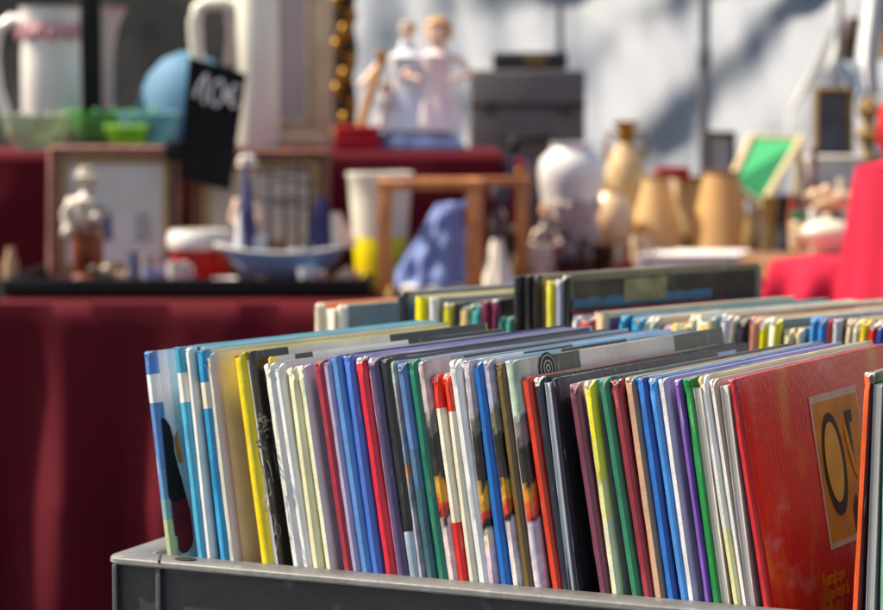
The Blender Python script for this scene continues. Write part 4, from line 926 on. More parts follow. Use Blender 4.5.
# leaning mirror with cream frame
def frame(name, lab, cat, x0, y0, x1, y1, d, bw, m_frame, m_in, lean=6, inner=None, z=None, thick=.025):
    k = m_at(d); zb = at((x0 + x1) / 2, y1, d).z if z is None else z; b = V(((at(x0, y1, d).x + at(x1, y1, d).x) / 2, d, zb)); w = (x1 - x0) * k; h = at(0, y0, d).z - zb; bw = bw * k
    t = thing(name, lab, cat, b); M = Matrix.Rotation(-math.radians(lean), 4, 'X'); mb = MB()
    prof = [(0, 0), (0, -thick), (bw * .3, -thick * 1.15), (bw * .6, -thick * .75), (bw * .85, -thick * .8), (bw, -thick * .35), (bw, 0)]
    cs = [(-w / 2, 0, 1, 1), (w / 2, 0, -1, 1), (w / 2, h, -1, -1), (-w / 2, h, 1, -1)]; n = len(prof); vs = []; fs = []
    for cx, cz, sx, sz in cs: vs += [M @ V((cx + sx * a, c_, cz + sz * a)) for a, c_ in prof]
    for q in range(4):
        for j in range(n):
            j2 = (j + 1) % n; q2 = (q + 1) % 4; fs.append((q * n + j, q * n + j2, q2 * n + j2, q2 * n + j))
    mb.add(vs, fs); mb.build('frame', m_frame, t, ang=30)
    if inner:
        mi = MB(); iw = inner[0] * k; vs = []; fs = []
        pr2 = [(0, -.006), (0, -thick * .62), (iw * .5, -thick * .7), (iw, -thick * .3), (iw, -.006)]
        for cx, cz, sx, sz in cs: vs += [M @ V((cx + sx * (bw + a), c_, cz + sz * (bw + a))) for a, c_ in pr2]
        for q in range(4):
            for j in range(5):
                j2 = (j + 1) % 5; q2 = (q + 1) % 4; fs.append((q * 5 + j, q * 5 + j2, q2 * 5 + j2, q2 * 5 + j))
        mi.add(vs, fs); mi.build('inner_frame', inner[1], t, ang=30)
    MB().box((0, 0, 0), (w - bw * 1.2, .005, h - bw * 1.2)).build('picture', m_in, t, smooth=False); po = [c for c in t.children if c.name.startswith('picture')][0]
    po.location = M @ V((0, -.0045, h / 2)); po.rotation_euler = (-math.radians(lean), 0, 0)
    return t, M, w, h
frame('mirror', 'tall mirror in a cream wooden frame behind the jug', 'mirror', 250, -70, 333, 150, 4.55, 23, wood('cream_frame', (214, 190, 156), (176, 146, 118)), mat('mirror_mauve', (176, 160, 162), .3, .06, 6), lean=4, z=ZR + .003, inner=(5, mat('pale_gilt', (226, 206, 176), .5)))
# black and gilt carved column
d = 4.7; k = m_at(d); b = on(345, d, ZR + .002); h = at(345, -50, d).z - b.z
t = thing('carved_column', 'black carved column with gilt ornaments beside the mirror', 'column', b)
MB().lathe([(0, 0), (15 * k, 0), (15 * k, .03), (11 * k, .05), (12 * k, h * .25), (9 * k, h * .35), (13 * k, h * .5), (9 * k, h * .62), (12 * k, h * .8), (10 * k, h), (0, h)], seg=24).build('shaft', BLACK, t)
mb = MB()
for i in range(13):
    z = h * (.06 + .075 * i); a = (i % 3 - 1) * .7 - math.pi / 2
    mb.ball((11.5 * k * math.cos(a), 11.5 * k * math.sin(a), z), (.012, .010, .017), 10)
    mb.tube(arc(0, z, 9 * k, .02, 200, 340, 6, y=-11.5 * k), .004, 6)
mb.build('gilt_ornament', GOLD, t)
# slanting wooden flute
d = 4.3; b = on(363, d, ZR + .002); p1 = at(362, 122, d) - b; p2 = at(384, 52, d) - b
t = thing('wooden_flute', 'golden wooden flute leaning behind the red box', 'flute', b)
MB().tube([V((p1.x - .008, -.0, .0)), p1.lerp(p2, .05), p2], [.009, .009, .0075], 12).build('tube', wood('honey_wood', (206, 156, 70), (160, 106, 46)), t)
MB().lathe([(.0095, 0), (.011, .004), (.011, .014), (.0095, .018)], p2 - V((.004, 0, .016)), 14).build('ferrule', GOLD, t)
# red box on the step
d = 4.26; k = m_at(d); b = on(357, d, ZR + .002); h = at(357, 126, d).z - b.z
t = thing('jewel_box', 'small red cloth covered box left of the figurine group', 'box', b)
MB().box((0, .04, h * .36), (44 * k, .09, h * .70), bev=.003).build('body', mat('red_velvet', (176, 12, 34), .9), t)
MB().box((0, .04, h * .86), (45 * k, .092, h * .27), bev=.004).build('lid', mat('red_velvet', (176, 12, 34), .9), t)

# statuettes -----------------------------------------------------------------
def figure(name_mats, t, H, child=False, arms=None, turn=0, slim=1.0):
    """standing statuette of height H built as one body surface, with dress and hair as children"""
    skin, dress, hair = name_mats; hh = H / (3.9 if child else 6.4)
    mb = MB(); rot = Matrix.Rotation(turn, 3, 'Z')
    tors = [(0, H * .02), (H * .17, 0), (H * .16, H * .06), (H * .115, H * .3), (H * .085, H * .5), (H * .10, H * .62), (H * .105, H * .68), (H * .05, H * .735), (H * .035, H - hh * 1.05), (0, H - hh * 1.02)]
    MB().lathe(tors, seg=20, sq=(slim, .8 * slim), wob=.05).build('dress', dress, t)
    mb.lathe([(H * .034, H * .72), (H * .034, H - hh * .9), (hh * .34, H - hh * .8), (hh * .42, H - hh * .5), (hh * .38, H - hh * .2), (hh * .2, H - hh * .03), (0, H)], seg=16)
    mb.ball((0, -hh * .42, H - hh * .55), (hh * .07, hh * .1, hh * .09), 8)
    for a in (arms or [((-.12, .0, .66), (-.2, -.08, .5), (-.1, -.16, .46)), ((.12, .0, .66), (.2, -.08, .5), (.1, -.16, .46))]):
        mb.tube([rot @ V((p[0] * H * slim, p[1] * H * slim, p[2] * H)) for p in a], [H * .035, H * .03, H * .022], 8); e = rot @ V((a[-1][0] * H * slim, a[-1][1] * H * slim, a[-1][2] * H)); mb.ball(e, H * .026, 8)
    mb.build('body', skin, t)
    hr = MB(); hr.ball((hh * .05, hh * .10, H - hh * .38), (hh * .52, hh * .46, hh * .50), 12); hr.ball((0, -hh * .16, H - hh * .14), (hh * .40, hh * .26, hh * .17), 10); hr.build('hair', hair, t)
SKIN = mat('china_skin', (232, 196, 176), .35, .05, coat=.3); BLOND = mat('china_blond', (196, 146, 84), .4)
d = 4.34; k = m_at(d); b = on(417, d, ZR + .002)
t = thing('porcelain_plinth', 'glazed blue white porcelain base with gold flowers under the figurines', 'plinth', b)
hb = at(417, 132, d).z - b.z
MB().lathe([(0, 0), (46 * k, 0), (48 * k, .006), (44 * k, hb * .5), (40 * k, hb * .9), (0, hb)], seg=30, sq=(1, .6), wob=.04).build('body', mat('blue_white_glaze', (186, 200, 226), .3, .2, 40, c2=(110, 130, 190), coat=.3), t)
mb = MB()
for q in range(26):
    a = q * 2.4; rr_ = (q / 26) ** .5 * 24 * k; mb.ball((rr_ * math.cos(a) - 4 * k, rr_ * math.sin(a) * .5 - .01, hb + .004), (.011, .011, .008), 8)
mb.build('flowers', mat('yellow_glaze', (214, 166, 60), .35), t)
mb = MB(); rw = random.Random(11)
for q in range(34):
    a = rw.uniform(0, 6.28); ra = rw.uniform(0, 26) * k; mb.ball((ra * math.cos(a) + 2 * k, ra * .5 * math.sin(a) + .01, hb + rw.uniform(.0, .075) * (1 - ra / (34 * k))), (.016, .013, .014), 8)
mb.build('white_blossom', mat('white_glaze', (226, 220, 214), .3, .1, 20), t)
z1 = b.z + hb + .002
t = thing('figurine', 'porcelain lady figurine in white and pale blue, left of the child', 'figurine', (on(407, d, 0).x, d, z1))
H = at(405, 22, d).z - z1
figure((SKIN, mat('pale_blue_glaze', (228, 230, 232), .3, .2, 22, c2=(196, 206, 224), coat=.3), mat('china_grey', (180, 170, 150), .4)), t, H, slim=1.75, arms=[((-.12, 0, .66), (-.2, -.05, .5), (-.24, -.08, .42)), ((.12, 0, .66), (.2, -.05, .75), (.14, -.06, .92))])
t = thing('figurine', 'porcelain child figurine with blond head and white dress', 'figurine', (on(437, d, 0).x, d - .01, z1))
H = at(440, 20, d).z - z1
figure((SKIN, mat('white_pink_glaze', (236, 228, 228), .3, .15, 26, c2=(226, 200, 204), coat=.3), BLOND), t, H, child=True, slim=1.55)
t = thing('figurine', 'porcelain cherub leaning forward beside the gold flowers', 'figurine', (on(386, d, 0).x, d - .03, z1))
H = at(386, 84, d).z - z1
figure((SKIN, mat('white_glaze', (226, 220, 214), .3, .1, 20), BLOND), t, H, child=True)

# dark trunk with things on it
d = 5.15; k = m_at(d); x0, x1 = 470, 585; b = on((x0 + x1) / 2, d, ZT + .003); h = at(0, 70, d).z - b.z
t = thing('trunk', 'big dark grey trunk standing behind the red step', 'trunk', b)
MB().box((0, .12, h / 2), ((x1 - x0) * k, .24, h), bev=.008).build('body', mat('trunk_grey', (98, 92, 94), .6, .1, 8), t)
MB().box((0, -.003, h * .80), ((x1 - x0) * k * 1.005, .008, .012), bev=.002).build('lid_seam', mat('trunk_dark', (48, 46, 48), .6), t)
for sx in (-.33, .33): MB().box((sx * (x1 - x0) * k, -.006, h * .79), (.022, .012, .035), bev=.003).build('latch', mat('trunk_dark', (48, 46, 48), .6), t)
MB().tube([(-.05, -.004, h * .62), (-.045, -.022, h * .61), (.045, -.022, h * .61), (.05, -.004, h * .62)], .006).build('handle', BLACK, t)
zt = b.z + h
mat('brass', (150, 120, 70), .35, metal=.8)
t = thing('dark_case', 'flat dark leather case with brass clasp lying on the trunk', 'case', (on(531, d, 0).x, d + .1, zt + .001))
MB().box((0, 0, .020), (74 * k, .14, .038), bev=.006).build('body', mat('leather_black', (40, 36, 36), .6), t)
MB().box((.01, -.072, .022), (.05, .006, .014), bev=.002).build('clasp', mat('brass', (150, 120, 70)), t)
# red flowered thing with dark handle at the corner of the step
d = 4.2; b = on(516, d, ZT + .003); h = at(516, 158, d).z - b.z; k = m_at(d)
t = thing('vase', 'red lacquered vase with gold flower at the step corner', 'vase', b)
MB().lathe([(0, 0), (10 * k, 0), (8 * k, .02), (11 * k, h * .5), (15 * k, h * .82), (13 * k, h * .94), (7 * k, h), (5 * k, h), (10 * k, h * .9), (0, h * .3)], seg=28).build('body', mat('red_lacquer', (160, 24, 40), .3, .15, 20, coat=.4), t)
mb = MB()
for q in range(7): mb.ball((.012 * math.cos(q), -14.4 * k, h * .83 + .012 * math.sin(q)), (.008, .005, .008), 8)
mb.build('gold_flower', GOLD, t)
t = thing('letter_opener', 'dark blue handled letter opener leaning on the red vase', 'letter opener', (on(503, d - .06, 0).x, d - .06, ZT + .003))
p = at(514, 146, d - .06); q = V((p.x - t.location.x, .0, p.z - t.location.z))
MB().tube([V((-.012, 0, 0)), q * .7 + V((0, 0, .02)), q], [.004, .006, .008], 8).build('blade', mat('dark_blue', (38, 44, 80), .4), t)
MB().ball(q, .012, 10).build('knob', BLACK, t)
# large white and mauve vase
d = 4.45; k = m_at(d); b = on(571, d, ZT + .003); h = at(571, 142, d).z - b.z; r = 33 * k
t = thing('vase', 'large china vase, white shoulders fading to mauve flowers', 'vase', b)
MB().lathe([(0, 0), (r * .62, 0), (r * .66, .012), (r * .70, h * .12), (r * .82, h * .4), (r * .97, h * .66), (r, h * .76), (r * .93, h * .86), (r * .66, h * .93), (r * .58, h * .955), (r * .66, h), (r * .6, h), (r * .5, h * .94), (r * .8, h * .8), (0, h * .3)], seg=40).build('body', mat('white_mauve', (226, 226, 222), .28, .1, 16, coat=.4, c2=(206, 200, 206)), t)
mb = MB(); rq = random.Random(3)
for q in range(60):
    a = rq.uniform(-2.9, -.1); z = h * rq.uniform(.08, .5); rr_ = r * (.70 + .38 * z / h) ; mb.ball((rr_ * math.cos(a), rr_ * math.sin(a), z), (.013, .006, .016), 8, Matrix.Rotation(a + math.pi / 2, 3, 'Z'))
mb.build('flower_relief', mat('mauve_glaze', (184, 164, 172), .4, .2, 40, c2=(140, 120, 118)), t)
MB().lathe([(r * .75, -.0), (r * .78, .004), (r * .75, .02), (r * .6, .02)], seg=30).build('foot', mat('brown_glaze', (90, 66, 56), .4), t)
t = thing('figurine', 'small cream figurine standing left of the mauve vase', 'figurine', on(545, 4.1, ZT + .003)); figure((SKIN, mat('grey_glaze', (150, 136, 130), .4, .2), BLOND), t, .13)
# gilt amphora
d = 4.75; k = m_at(d); b = on(626, d, ZT + .003); h = at(626, 122, d).z - b.z; r = 21 * k
t = thing('vase', 'slender cream vase with gilt neck and painted panels', 'vase', b)
MB().lathe([(0, 0), (r * .7, 0), (r * .7, .015), (r * .45, .04), (r * .6, h * .2), (r * .95, h * .5), (r, h * .62), (r * .8, h * .76), (r * .34, h * .85), (r * .3, h * .92), (r * .55, h), (r * .4, h), (0, h * .9)], seg=32).build('body', mat('cream_gilt', (222, 200, 160), .3, .2, 34, c2=(176, 136, 80), coat=.3), t)
MB().lathe([(r * .37, h * .84), (r * .4, h * .86), (r * .34, h * .92), (r * .6, h * .995), (r * .62, h * 1.005), (r * .4, h * .985)], seg=28).build('gilt_neck', GOLD, t)
for s in (-1, 1): MB().tube([(s * r * .36, 0, h * .9), (s * r * .8, 0, h * .92), (s * r * 1.0, 0, h * .82), (s * r * .86, 0, h * .72)], .005, 8).build('handle', GOLD, t)
t = thing('vase', 'round cream china vase with rose blotch before the gilt one', 'vase', on(612, 4.55, ZT + .003)); k = m_at(4.55)
MB().lathe([(0, 0), (13 * k, 0), (12 * k, .01), (22 * k, .05), (24 * k, .085), (18 * k, .125), (10 * k, .14), (12 * k, .15), (9 * k, .15), (0, .1)], seg=30).build('body', mat('cream_rose', (230, 206, 170), .3, .1, 18, c2=(206, 160, 120), coat=.3), t)
# lampshades
SH1 = mat('parchment', (255, 230, 178), .6, .08, 9, trans=.6)
def lampshade(x, yt, yb, wt, wb, d, m, lab, cap=None, pleat=0):
    k = m_at(d); zb = at(x, yb, d).z; b = V((at(x, yb, d).x, d, ZT + .003)); z0 = zb - b.z; h = at(x, yt, d).z - zb
    t = thing('table_lamp', lab, 'lamp', b)
    MB().lathe([(wb / 2 * k, z0), (wt / 2 * k, z0 + h), (wt / 2 * k - .002, z0 + h), (wb / 2 * k - .002, z0)], seg=48, wob=pleat).build('lamp_shade', m, t, ang=60)
    for zz, ww in ((z0, wb), (z0 + h, wt)): MB().lathe([(ww / 2 * k - .001, zz - .003), (ww / 2 * k + .0015, zz - .003), (ww / 2 * k + .0015, zz + .004), (ww / 2 * k - .001, zz + .004)], seg=48).build('trim', cap or mat('trim_tan', (150, 106, 56), .6), t)
    MB().lathe([(0, 0), (.05, 0), (.05, .008), (.018, .02), (.012, z0 * .5 + .03), (.012, z0 + h * .5), (0, z0 + h * .5)], seg=20).build('stem', DWOOD, t)
lampshade(656, 178, 251, 26, 60, 4.6, SH1, 'honey parchment lampshade, left one of the front pair')
lampshade(721, 173, 250, 34, 68, 4.6, mat('parchment_dark', (252, 214, 150), .6, .10, 9, trans=.55), 'amber lampshade with darker brown top, right of the pair', cap=mat('brown_trim', (120, 76, 50), .6))
lampshade(687, 178, 236, 28, 46, 5.0, mat('cream_shade', (240, 222, 180), .6, .05, 9, trans=.6), 'pale cream lampshade between and behind the honey pair')
t = thing('red_tin', 'flat red tin box set on top of the cream shade', 'tin', (at(672, 178, 4.95).x, 4.95, at(672, 178, 4.95).z))
MB().box((0, 0, .010), (34 * m_at(4.95), .06, .019), bev=.004).build('body', REDP, t); MB().box((0, 0, .0215), (34.6 * m_at(4.95), .062, .004), bev=.0015).build('lid', REDP, t)
# white flat box under the lampshades
d = 4.3; k = m_at(d); z = at(700, 268, d).z
t = thing('white_box', 'flat white box in the sun before the lampshades', 'box', (on(698, d, 0).x, d + .06, ZT + .003))
MB().box((0, 0, (at(0, 256, d).z - ZT - .01) / 2), (118 * k, .16, at(0, 256, d).z - ZT - .01), bev=.003).build('body', mat('white_card', (226, 222, 220), .8, .05), t)
MB().box((0, 0, at(0, 256, d).z - ZT - .004), (120 * k, .165, .010), bev=.002).build('lid', mat('white_card', (226, 222, 220)), t)
# green deck chair seat / tray
d = 4.9; k = m_at(d); b = V((at(768, 205, d).x, d, ZT + .003))
t = thing('wooden_tray', 'green cloth stretched on a tilted cream wooden frame', 'tray', b)
Pq = lambda x, y, dd: V((at(x, y, dd).x - b.x, dd - d, at(x, y, dd).z - b.z))
A, B_, C_, D_ = Pq(730, 184, 4.7), Pq(751, 138, 5.0), Pq(801, 140, 5.0), Pq(762, 206, 4.7)
n_ = (B_ - A).cross(D_ - A).normalized()
mb = MB(); mb.add([A, B_, C_, D_, A + n_ * .004, B_ + n_ * .004, C_ + n_ * .004, D_ + n_ * .004], [(0, 1, 2, 3), (7, 6, 5, 4), (0, 4, 5, 1), (1, 5, 6, 2), (2, 6, 7, 3), (3, 7, 4, 0)]); mb.build('green_cloth', mat('green_baize', (60, 186, 120), .8, .08, trans=.25), t, smooth=False)
for p, q in ((A, B_), (B_, C_), (C_, D_), (D_, A)): MB().tube([p + (p - q) * .04, q + (q - p) * .04], .009, 8).build('rail', wood('cream_wood', (222, 200, 160), (190, 164, 124)), t)
for p in (A, D_): MB().tube([p, V((p.x, p.y, 0))], .008, 8).build('leg', wood('cream_wood', (222, 200, 160), (190, 164, 124)), t)
for p in (B_, C_): MB().tube([p, V((p.x * .6 + .02, p.y + .05, 0))], .008, 8).build('leg', wood('cream_wood', (222, 200, 160), (190, 164, 124)), t)
# small brown frame, portrait frame, gilt ornament
frame('picture_frame', 'small brown frame with pale picture behind the pole', 'picture', 706, 132, 735, 190, 5.3, 4, DWOOD, mat('pale_picture', (196, 190, 184), .5, .1, 8), lean=6, z=None)
frame('picture_frame', 'gilt framed dark portrait standing at the right', 'picture', 813, 88, 852, 166, 5.2, 7, wood('gilt_wood', (150, 116, 66), (100, 74, 40)), mat('dark_portrait', (96, 96, 110), .4, .3, 9, c2=(26, 26, 34)), lean=5)
d = 5.0; k = m_at(d); b = on(868, d, ZT + .003); h = at(868, 96, d).z - b.z
t = thing('carved_ornament', 'knobbly gilt carved wooden ornament before the portrait', 'ornament', b)
MB().lathe([(0, 0), (14 * k, 0)] + [(k * (9 + 4 * math.sin(i * 1.5)), h * (.04 + .95 * i / 24)) for i in range(25)] + [(0, h)], seg=20, wob=.12).build('turned_body', wood('gilt_wood', (150, 116, 66), (100, 74, 40)), t)
# shelf and things at right
d = 4.6; k = m_at(d); zs = at(830, 252, 4.6).z
t = thing('white_carton', 'white cardboard box with printed side at the right', 'carton', (at(836, 190, 4.9).x, 4.95, ZT + .003)); hh = at(0, 160, 4.9).z - ZT; kk = m_at(4.9)
MB().box((0, 0, hh * .5), (58 * kk, .12, hh - .006), bev=.003).build('body', mat('carton_white', (206, 200, 190), .8, .2, 26, c2=(150, 146, 150)), t)
MB().box((0, 0, hh - .001), (59 * kk, .125, .012), bev=.002).build('lid', mat('carton_lid', (226, 218, 204), .8), t)
b = on(814, 4.45, ZT + .003); t = thing('bottle', 'brown glass bottle beside the white carton', 'bottle', b); h = at(0, 148, 4.45).z - b.z; k = m_at(4.45)
MB().lathe([(0, 0), (8 * k, 0), (8.5 * k, .01), (8.5 * k, h * .55), (7 * k, h * .66), (3 * k, h * .76), (3 * k, h * .95), (4 * k, h * .96), (4 * k, h), (0, h)], seg=24).build('body', mat('brown_glass', (104, 46, 28), .12, .1, coat=.6), t)
b = on(852, 4.3, ZT + .003); t = thing('plate', 'round white plate standing upright near the pink stand', 'plate', b); k = m_at(4.3); zc_ = at(852, 204, 4.3).z - b.z
MB().lathe([(0, 0), (9 * k, .0), (13 * k, .006), (12.5 * k, .008), (8 * k, .003), (0, .003)], (0, 0, zc_), 30, M=Matrix.Rotation(math.radians(82), 3, 'X')).build('disc', WHITE, t)
MB().tube([(0, .02, 0), (0, .012, zc_ - .01)], .005, 8).build('stand', BLACK, t)
b = on(828, 3.95, zc + .002); k = m_at(3.95); h = at(0, 218, 3.95).z - b.z; r = 27 * k
t = thing('tureen', 'cream china tureen with lid on the pink cloth', 'tureen', b)
MB().lathe([(0, 0), (r * .5, 0), (r * .55, h * .08), (r * .85, h * .3), (r, h * .55), (r * .98, h * .6), (r * .9, h * .6), (0, h * .4)], seg=36, sq=(1, .8)).build('bowl', CREAM, t)
MB().lathe([(r * .99, h * .6), (r * .98, h * .66), (r * .7, h * .86), (r * .3, h * .95), (0, h * .97)], seg=36, sq=(1, .8)).build('lid', CREAM, t)
MB().ball((0, 0, h * 1.0), r * .16).build('knob', CREAM, t)
for s in (-1, 1): MB().tube([(s * r * .9, 0, h * .5), (s * r * 1.2, 0, h * .55), (s * r * 1.15, 0, h * .38), (s * r * .85, 0, h * .34)], .005, 8).build('handle', CREAM, t)
b = on(800, 4.0, zc + .002); k = m_at(4.0); h = at(0, 212, 4.0).z - b.z
t = thing('jar', 'beige jar with a dark green lid left of the tureen', 'jar', b)
MB().lathe([(0, 0), (9 * k, 0), (10 * k, .01), (10 * k, h * .7), (7 * k, h * .8), (7 * k, h * .86), (0, h * .86)], seg=24).build('glass', mat('jar_beige', (206, 176, 140), .2, .1, coat=.5), t)
MB().lathe([(0, h * .8), (9.5 * k, h * .8), (9.5 * k, h), (0, h)], seg=24).build('lid', mat('green_lid', (20, 110, 70), .4), t)
b = on(771, 4.4, ZT + .003); k = m_at(4.4); h = at(0, 196, 4.4).z - b.z
t = thing('candlestick', 'turned brass candlestick right of the amber lampshade', 'candlestick', b)
MB().lathe([(0, 0), (13 * k, 0), (13 * k, .008), (5 * k, .02), (7 * k, h * .3), (4 * k, h * .5), (7 * k, h * .75), (8 * k, h * .9), (9 * k, h), (5 * k, h), (0, h * .9)], seg=24).build('stem', mat('brass', (150, 120, 70)), t)
t = thing('dark_chest', 'dark wooden chest behind the brass candlestick', 'chest', on(790, 5.0, ZT + .003)); k = m_at(5.0); h = at(0, 196, 5.0).z - ZT
MB().box((0, .06, h * .42), (66 * k, .14, h * .82), bev=.004).build('body', mat('chest_dark', (44, 40, 44), .5), t); MB().box((0, .06, h * .91), (68 * k, .145, h * .16), bev=.006).build('lid', mat('chest_lid', (60, 58, 66), .5), t)
for i, (x, y, c, lab) in enumerate(((838, 200, (226, 186, 150), 'peach china bird ornament beside the plate'), (826, 205, (226, 200, 160), 'ivory china bird ornament left of the peach one'))):
    b = on(x, 4.2 + .05 * i, ZT + .003); h = at(0, y, 4.2).z - b.z; t = thing('bird_ornament', lab, 'ornament', b)
    MB().lathe([(0, 0), (.02, 0), (.018, .01), (.008, h - .05), (.008, h - .02), (0, h - .02)], seg=16).build('stand', DWOOD, t)
    mb = MB(); mb.ball((0, 0, h), (.026, .018, .018)); mb.ball((-.02, 0, h + .016), .012); mb.tube([(.018, 0, h), (.05, 0, h + .012)], [.012, .004], 8); mb.tube([(-.028, 0, h + .016), (-.042, 0, h + .014)], [.005, .001], 6); mb.build('bird', mat('bird%d' % i, c, .35, .1), t)

# ------------------------------------------------------------------ front of the table
# black tray and what stands in it
d = 3.68; k = m_at(d); x0, x1 = at(3, 290, d).x, at(369, 290, d).x; hT = at(0, 281, d).z - ZT
t = thing('display_tray', 'long shallow black tray along the front of the stall', 'tray', ((x0 + x1) / 2, d, ZT + .003))
w_ = x1 - x0
MB().box((0, .005, hT / 2), (w_, .012, hT), bev=.002).build('front_side', BLACK, t); MB().box((0, .355, hT / 2), (w_, .012, hT), bev=.002).build('back_side', BLACK, t)
for s in (-1, 1): MB().box((s * (w_ / 2 - .006), .18, hT / 2), (.012, .336, hT), bev=.002).build('end_side', BLACK, t)
MB().box((0, .18, .004), (w_ - .026, .336, .006)).build('bottom', mat('maroon_felt', (120, 12, 36), .9), t)
ZI = ZT + .011
# pottery figurine, pipe-carrying man in white on a brown base
b = on(87, 3.82, ZI); t = thing('figurine', 'pottery man in white shirt and rust brown breeches', 'figurine', b); h = at(0, 170, 3.82).z - b.z; k = m_at(3.82)
mb = MB(); mb.lathe([(0, 0), (18 * k, 0), (19 * k, .008), (15 * k, .02), (0, .022)], seg=20)
for s in (-1, 1): mb.tube([(s * .010, 0, .018), (s * .013, -.004, h * .22), (s * .011, 0, h * .45)], [.011, .013, .016], 10)
mb.lathe([(0, h * .42), (.024, h * .42), (.026, h * .5), (.02, h * .56), (0, h * .57)], seg=16); mb.build('lower_body', mat('rust_glaze', (150, 70, 30), .25, .2, 30, c2=(84, 36, 20), coat=.6), t)
mb = MB(); mb.lathe([(0, h * .52), (.02, h * .52), (.026, h * .66), (.028, h * .74), (.012, h * .8), (.009, h * .83), (.016, h * .87), (.018, h * .93), (.012, h * .985), (0, h)], seg=18)
mb.tube([(-.026, 0, h * .74), (-.034, -.012, h * .62), (-.028, -.026, h * .5)], [.010, .010, .008], 8); mb.ball((-.028, -.028, h * .47), .012, 8)
mb.tube([(.026, 0, h * .74), (.036, -.012, h * .64), (.02, -.028, h * .6)], [.010, .009, .007], 8); mb.ball((.018, -.03, h * .6), .009, 8); mb.ball((0, -.018, h * .925), .004, 6)
mb.build('upper_body', mat('white_pottery', (214, 206, 196), .35, .15, 40, c2=(150, 136, 120)), t)
MB().lathe([(.026, h * .94), (.027, h * .945), (.017, h * .96), (.014, h * 1.02), (0, h * 1.03)], seg=16).build('hat', mat('white_pottery', (214, 206, 196)), t)
# two framed pictures leaning on the riser
t, M, w, h = frame('picture_frame', 'wide pinkish brown picture frame with a misty harbour print', 'picture', 49, 146, 181, 268, 4.02, 11, wood('rose_frame', (150, 104, 92), (116, 76, 66)), mat('misty_print', (196, 202, 208), .4, .12, 6, c2=(170, 164, 150)), lean=7, inner=(7, mat('gilt_slip', (176, 146, 92), .4, .2, metal=.3)), z=ZT + .004)
for i, (u, v, a_, c) in enumerate(((-.02, .42, .020, (70, 84, 120)), (.07, .40, .03, (150, 156, 160)), (-.12, .36, .03, (140, 146, 150)), (.14, .36, .025, (176, 170, 160)), (-.07, .33, .02, (170, 150, 120)))):
    mb = MB(); z0 = h * .30; mb.prism([(u * w * 3 - a_ * .5, z0), (u * w * 3 + a_ * .5, z0), (u * w * 3 + a_ * .35, h * v + .02), (u * w * 3, h * (v + .12)), (u * w * 3 - a_ * .35, h * v + .02)], -.0088 - .0003 * i, -.0078)
    o = mb.build('printed_tower', mat('print%d' % i, c, .5, .1), t, smooth=False); o.rotation_euler = (-math.radians(7), 0, 0)
frame('picture_frame', 'brown and gilt picture frame standing behind the model ship', 'picture', 190, 150, 331, 268, 4.04, 12, wood('brown_frame', (130, 84, 60), (84, 52, 38)), mat('cream_print', (206, 200, 186), .4, .15, 7, c2=(160, 150, 136)), lean=7, inner=(8, mat('gilt_slip', (176, 146, 92))), z=ZT + .004)
# red tub with white lid
b = on(200, 3.90, ZI); k = m_at(3.90); h = at(0, 230, 3.90).z - b.z; r = 31 * k
t = thing('cake_tin', 'red tin with a thick white lid beside the ship', 'tin', b)
MB().lathe([(0, 0), (r * .92, 0), (r * .95, .004), (r * .95, h * .66), (0, h * .66)], seg=36).build('body', mat('red_tin', (190, 20, 26), .35, .2, 30), t)
MB().lathe([(r * .98, h * .63), (r * 1.06, h * .66), (r * 1.1, h * .76), (r * 1.08, h * .9), (r * .98, h), (0, h)], seg=36).build('lid', WHITE, t)
# small trinkets left to right
TR = [(8, 3.8, 'cowrie', (196, 170, 136), 'beige turned bottle at the left end of the tray', 'bottle'), (116, 3.86, 'glass', (206, 200, 190), 'small brass bell right of the pottery man', 'bell'), (124, 3.92, 'glass', (120, 150, 176), '', '')]
b = on(9, 3.8, ZI); k = m_at(3.8); h = at(0, 248, 3.8).z - b.z; t = thing('bottle', 'small beige stoneware bottle at the left end of the tray', 'bottle', b)
MB().lathe([(0, 0), (7.5 * k, 0), (8 * k, .01), (8 * k, h * .6), (5 * k, h * .8), (4 * k, h), (0, h)], seg=20).build('body', mat('stoneware', (176, 140, 106), .5, .15), t)
for i, (x, d, y, c, lab) in enumerate(((132, 3.86, 252, (150, 170, 196), 'blue tinted drinking glass, left of three in the tray'), (148, 3.9, 254, (206, 206, 206), 'clear drinking glass, middle of three in the tray'), (163, 3.86, 256, (190, 160, 176), 'rose tinted drinking glass, right of three in the tray'))):
    b = on(x, d, ZI); k = m_at(d); h = at(0, y, d).z - b.z; t = thing('drinking_glass', lab, 'glass', b, group='small tinted glasses in the tray')
    MB().lathe([(0, .003), (6 * k, 0), (6.5 * k, .004), (7.5 * k, h), (7 * k, h), (6 * k, .008), (0, .007)], seg=24).build('tumbler', glass('tint%d' % i, c), t)
for i, (x, d, y, c, lab) in enumerate(((114, 3.78, 262, (206, 180, 150), 'cream china dog between the pottery man and the glasses'), (102, 3.76, 262, (60, 46, 46), 'small dark china dog beside the cream one'))):
    b = on(x, d, ZI); s = 1.0; t = thing('dog_ornament', lab, 'ornament', b); mb = MB()
    mb.ball((0, 0, .018), (.016, .010, .010)); mb.ball((-.014, -.002, .030), (.009, .008, .009)); mb.tube([(-.02, -.003, .029), (-.027, -.004, .027)], [.005, .004], 6)
    for sx in (-.010, .010):
        for sy in (-.006, .006): mb.tube([(sx, sy, .016), (sx, sy, 0)], [.005, .004], 6)
    mb.tube([(.015, 0, .02), (.022, 0, .03)], [.003, .002], 6); mb.build('dog', mat('dog%d' % i, c, .35), t)
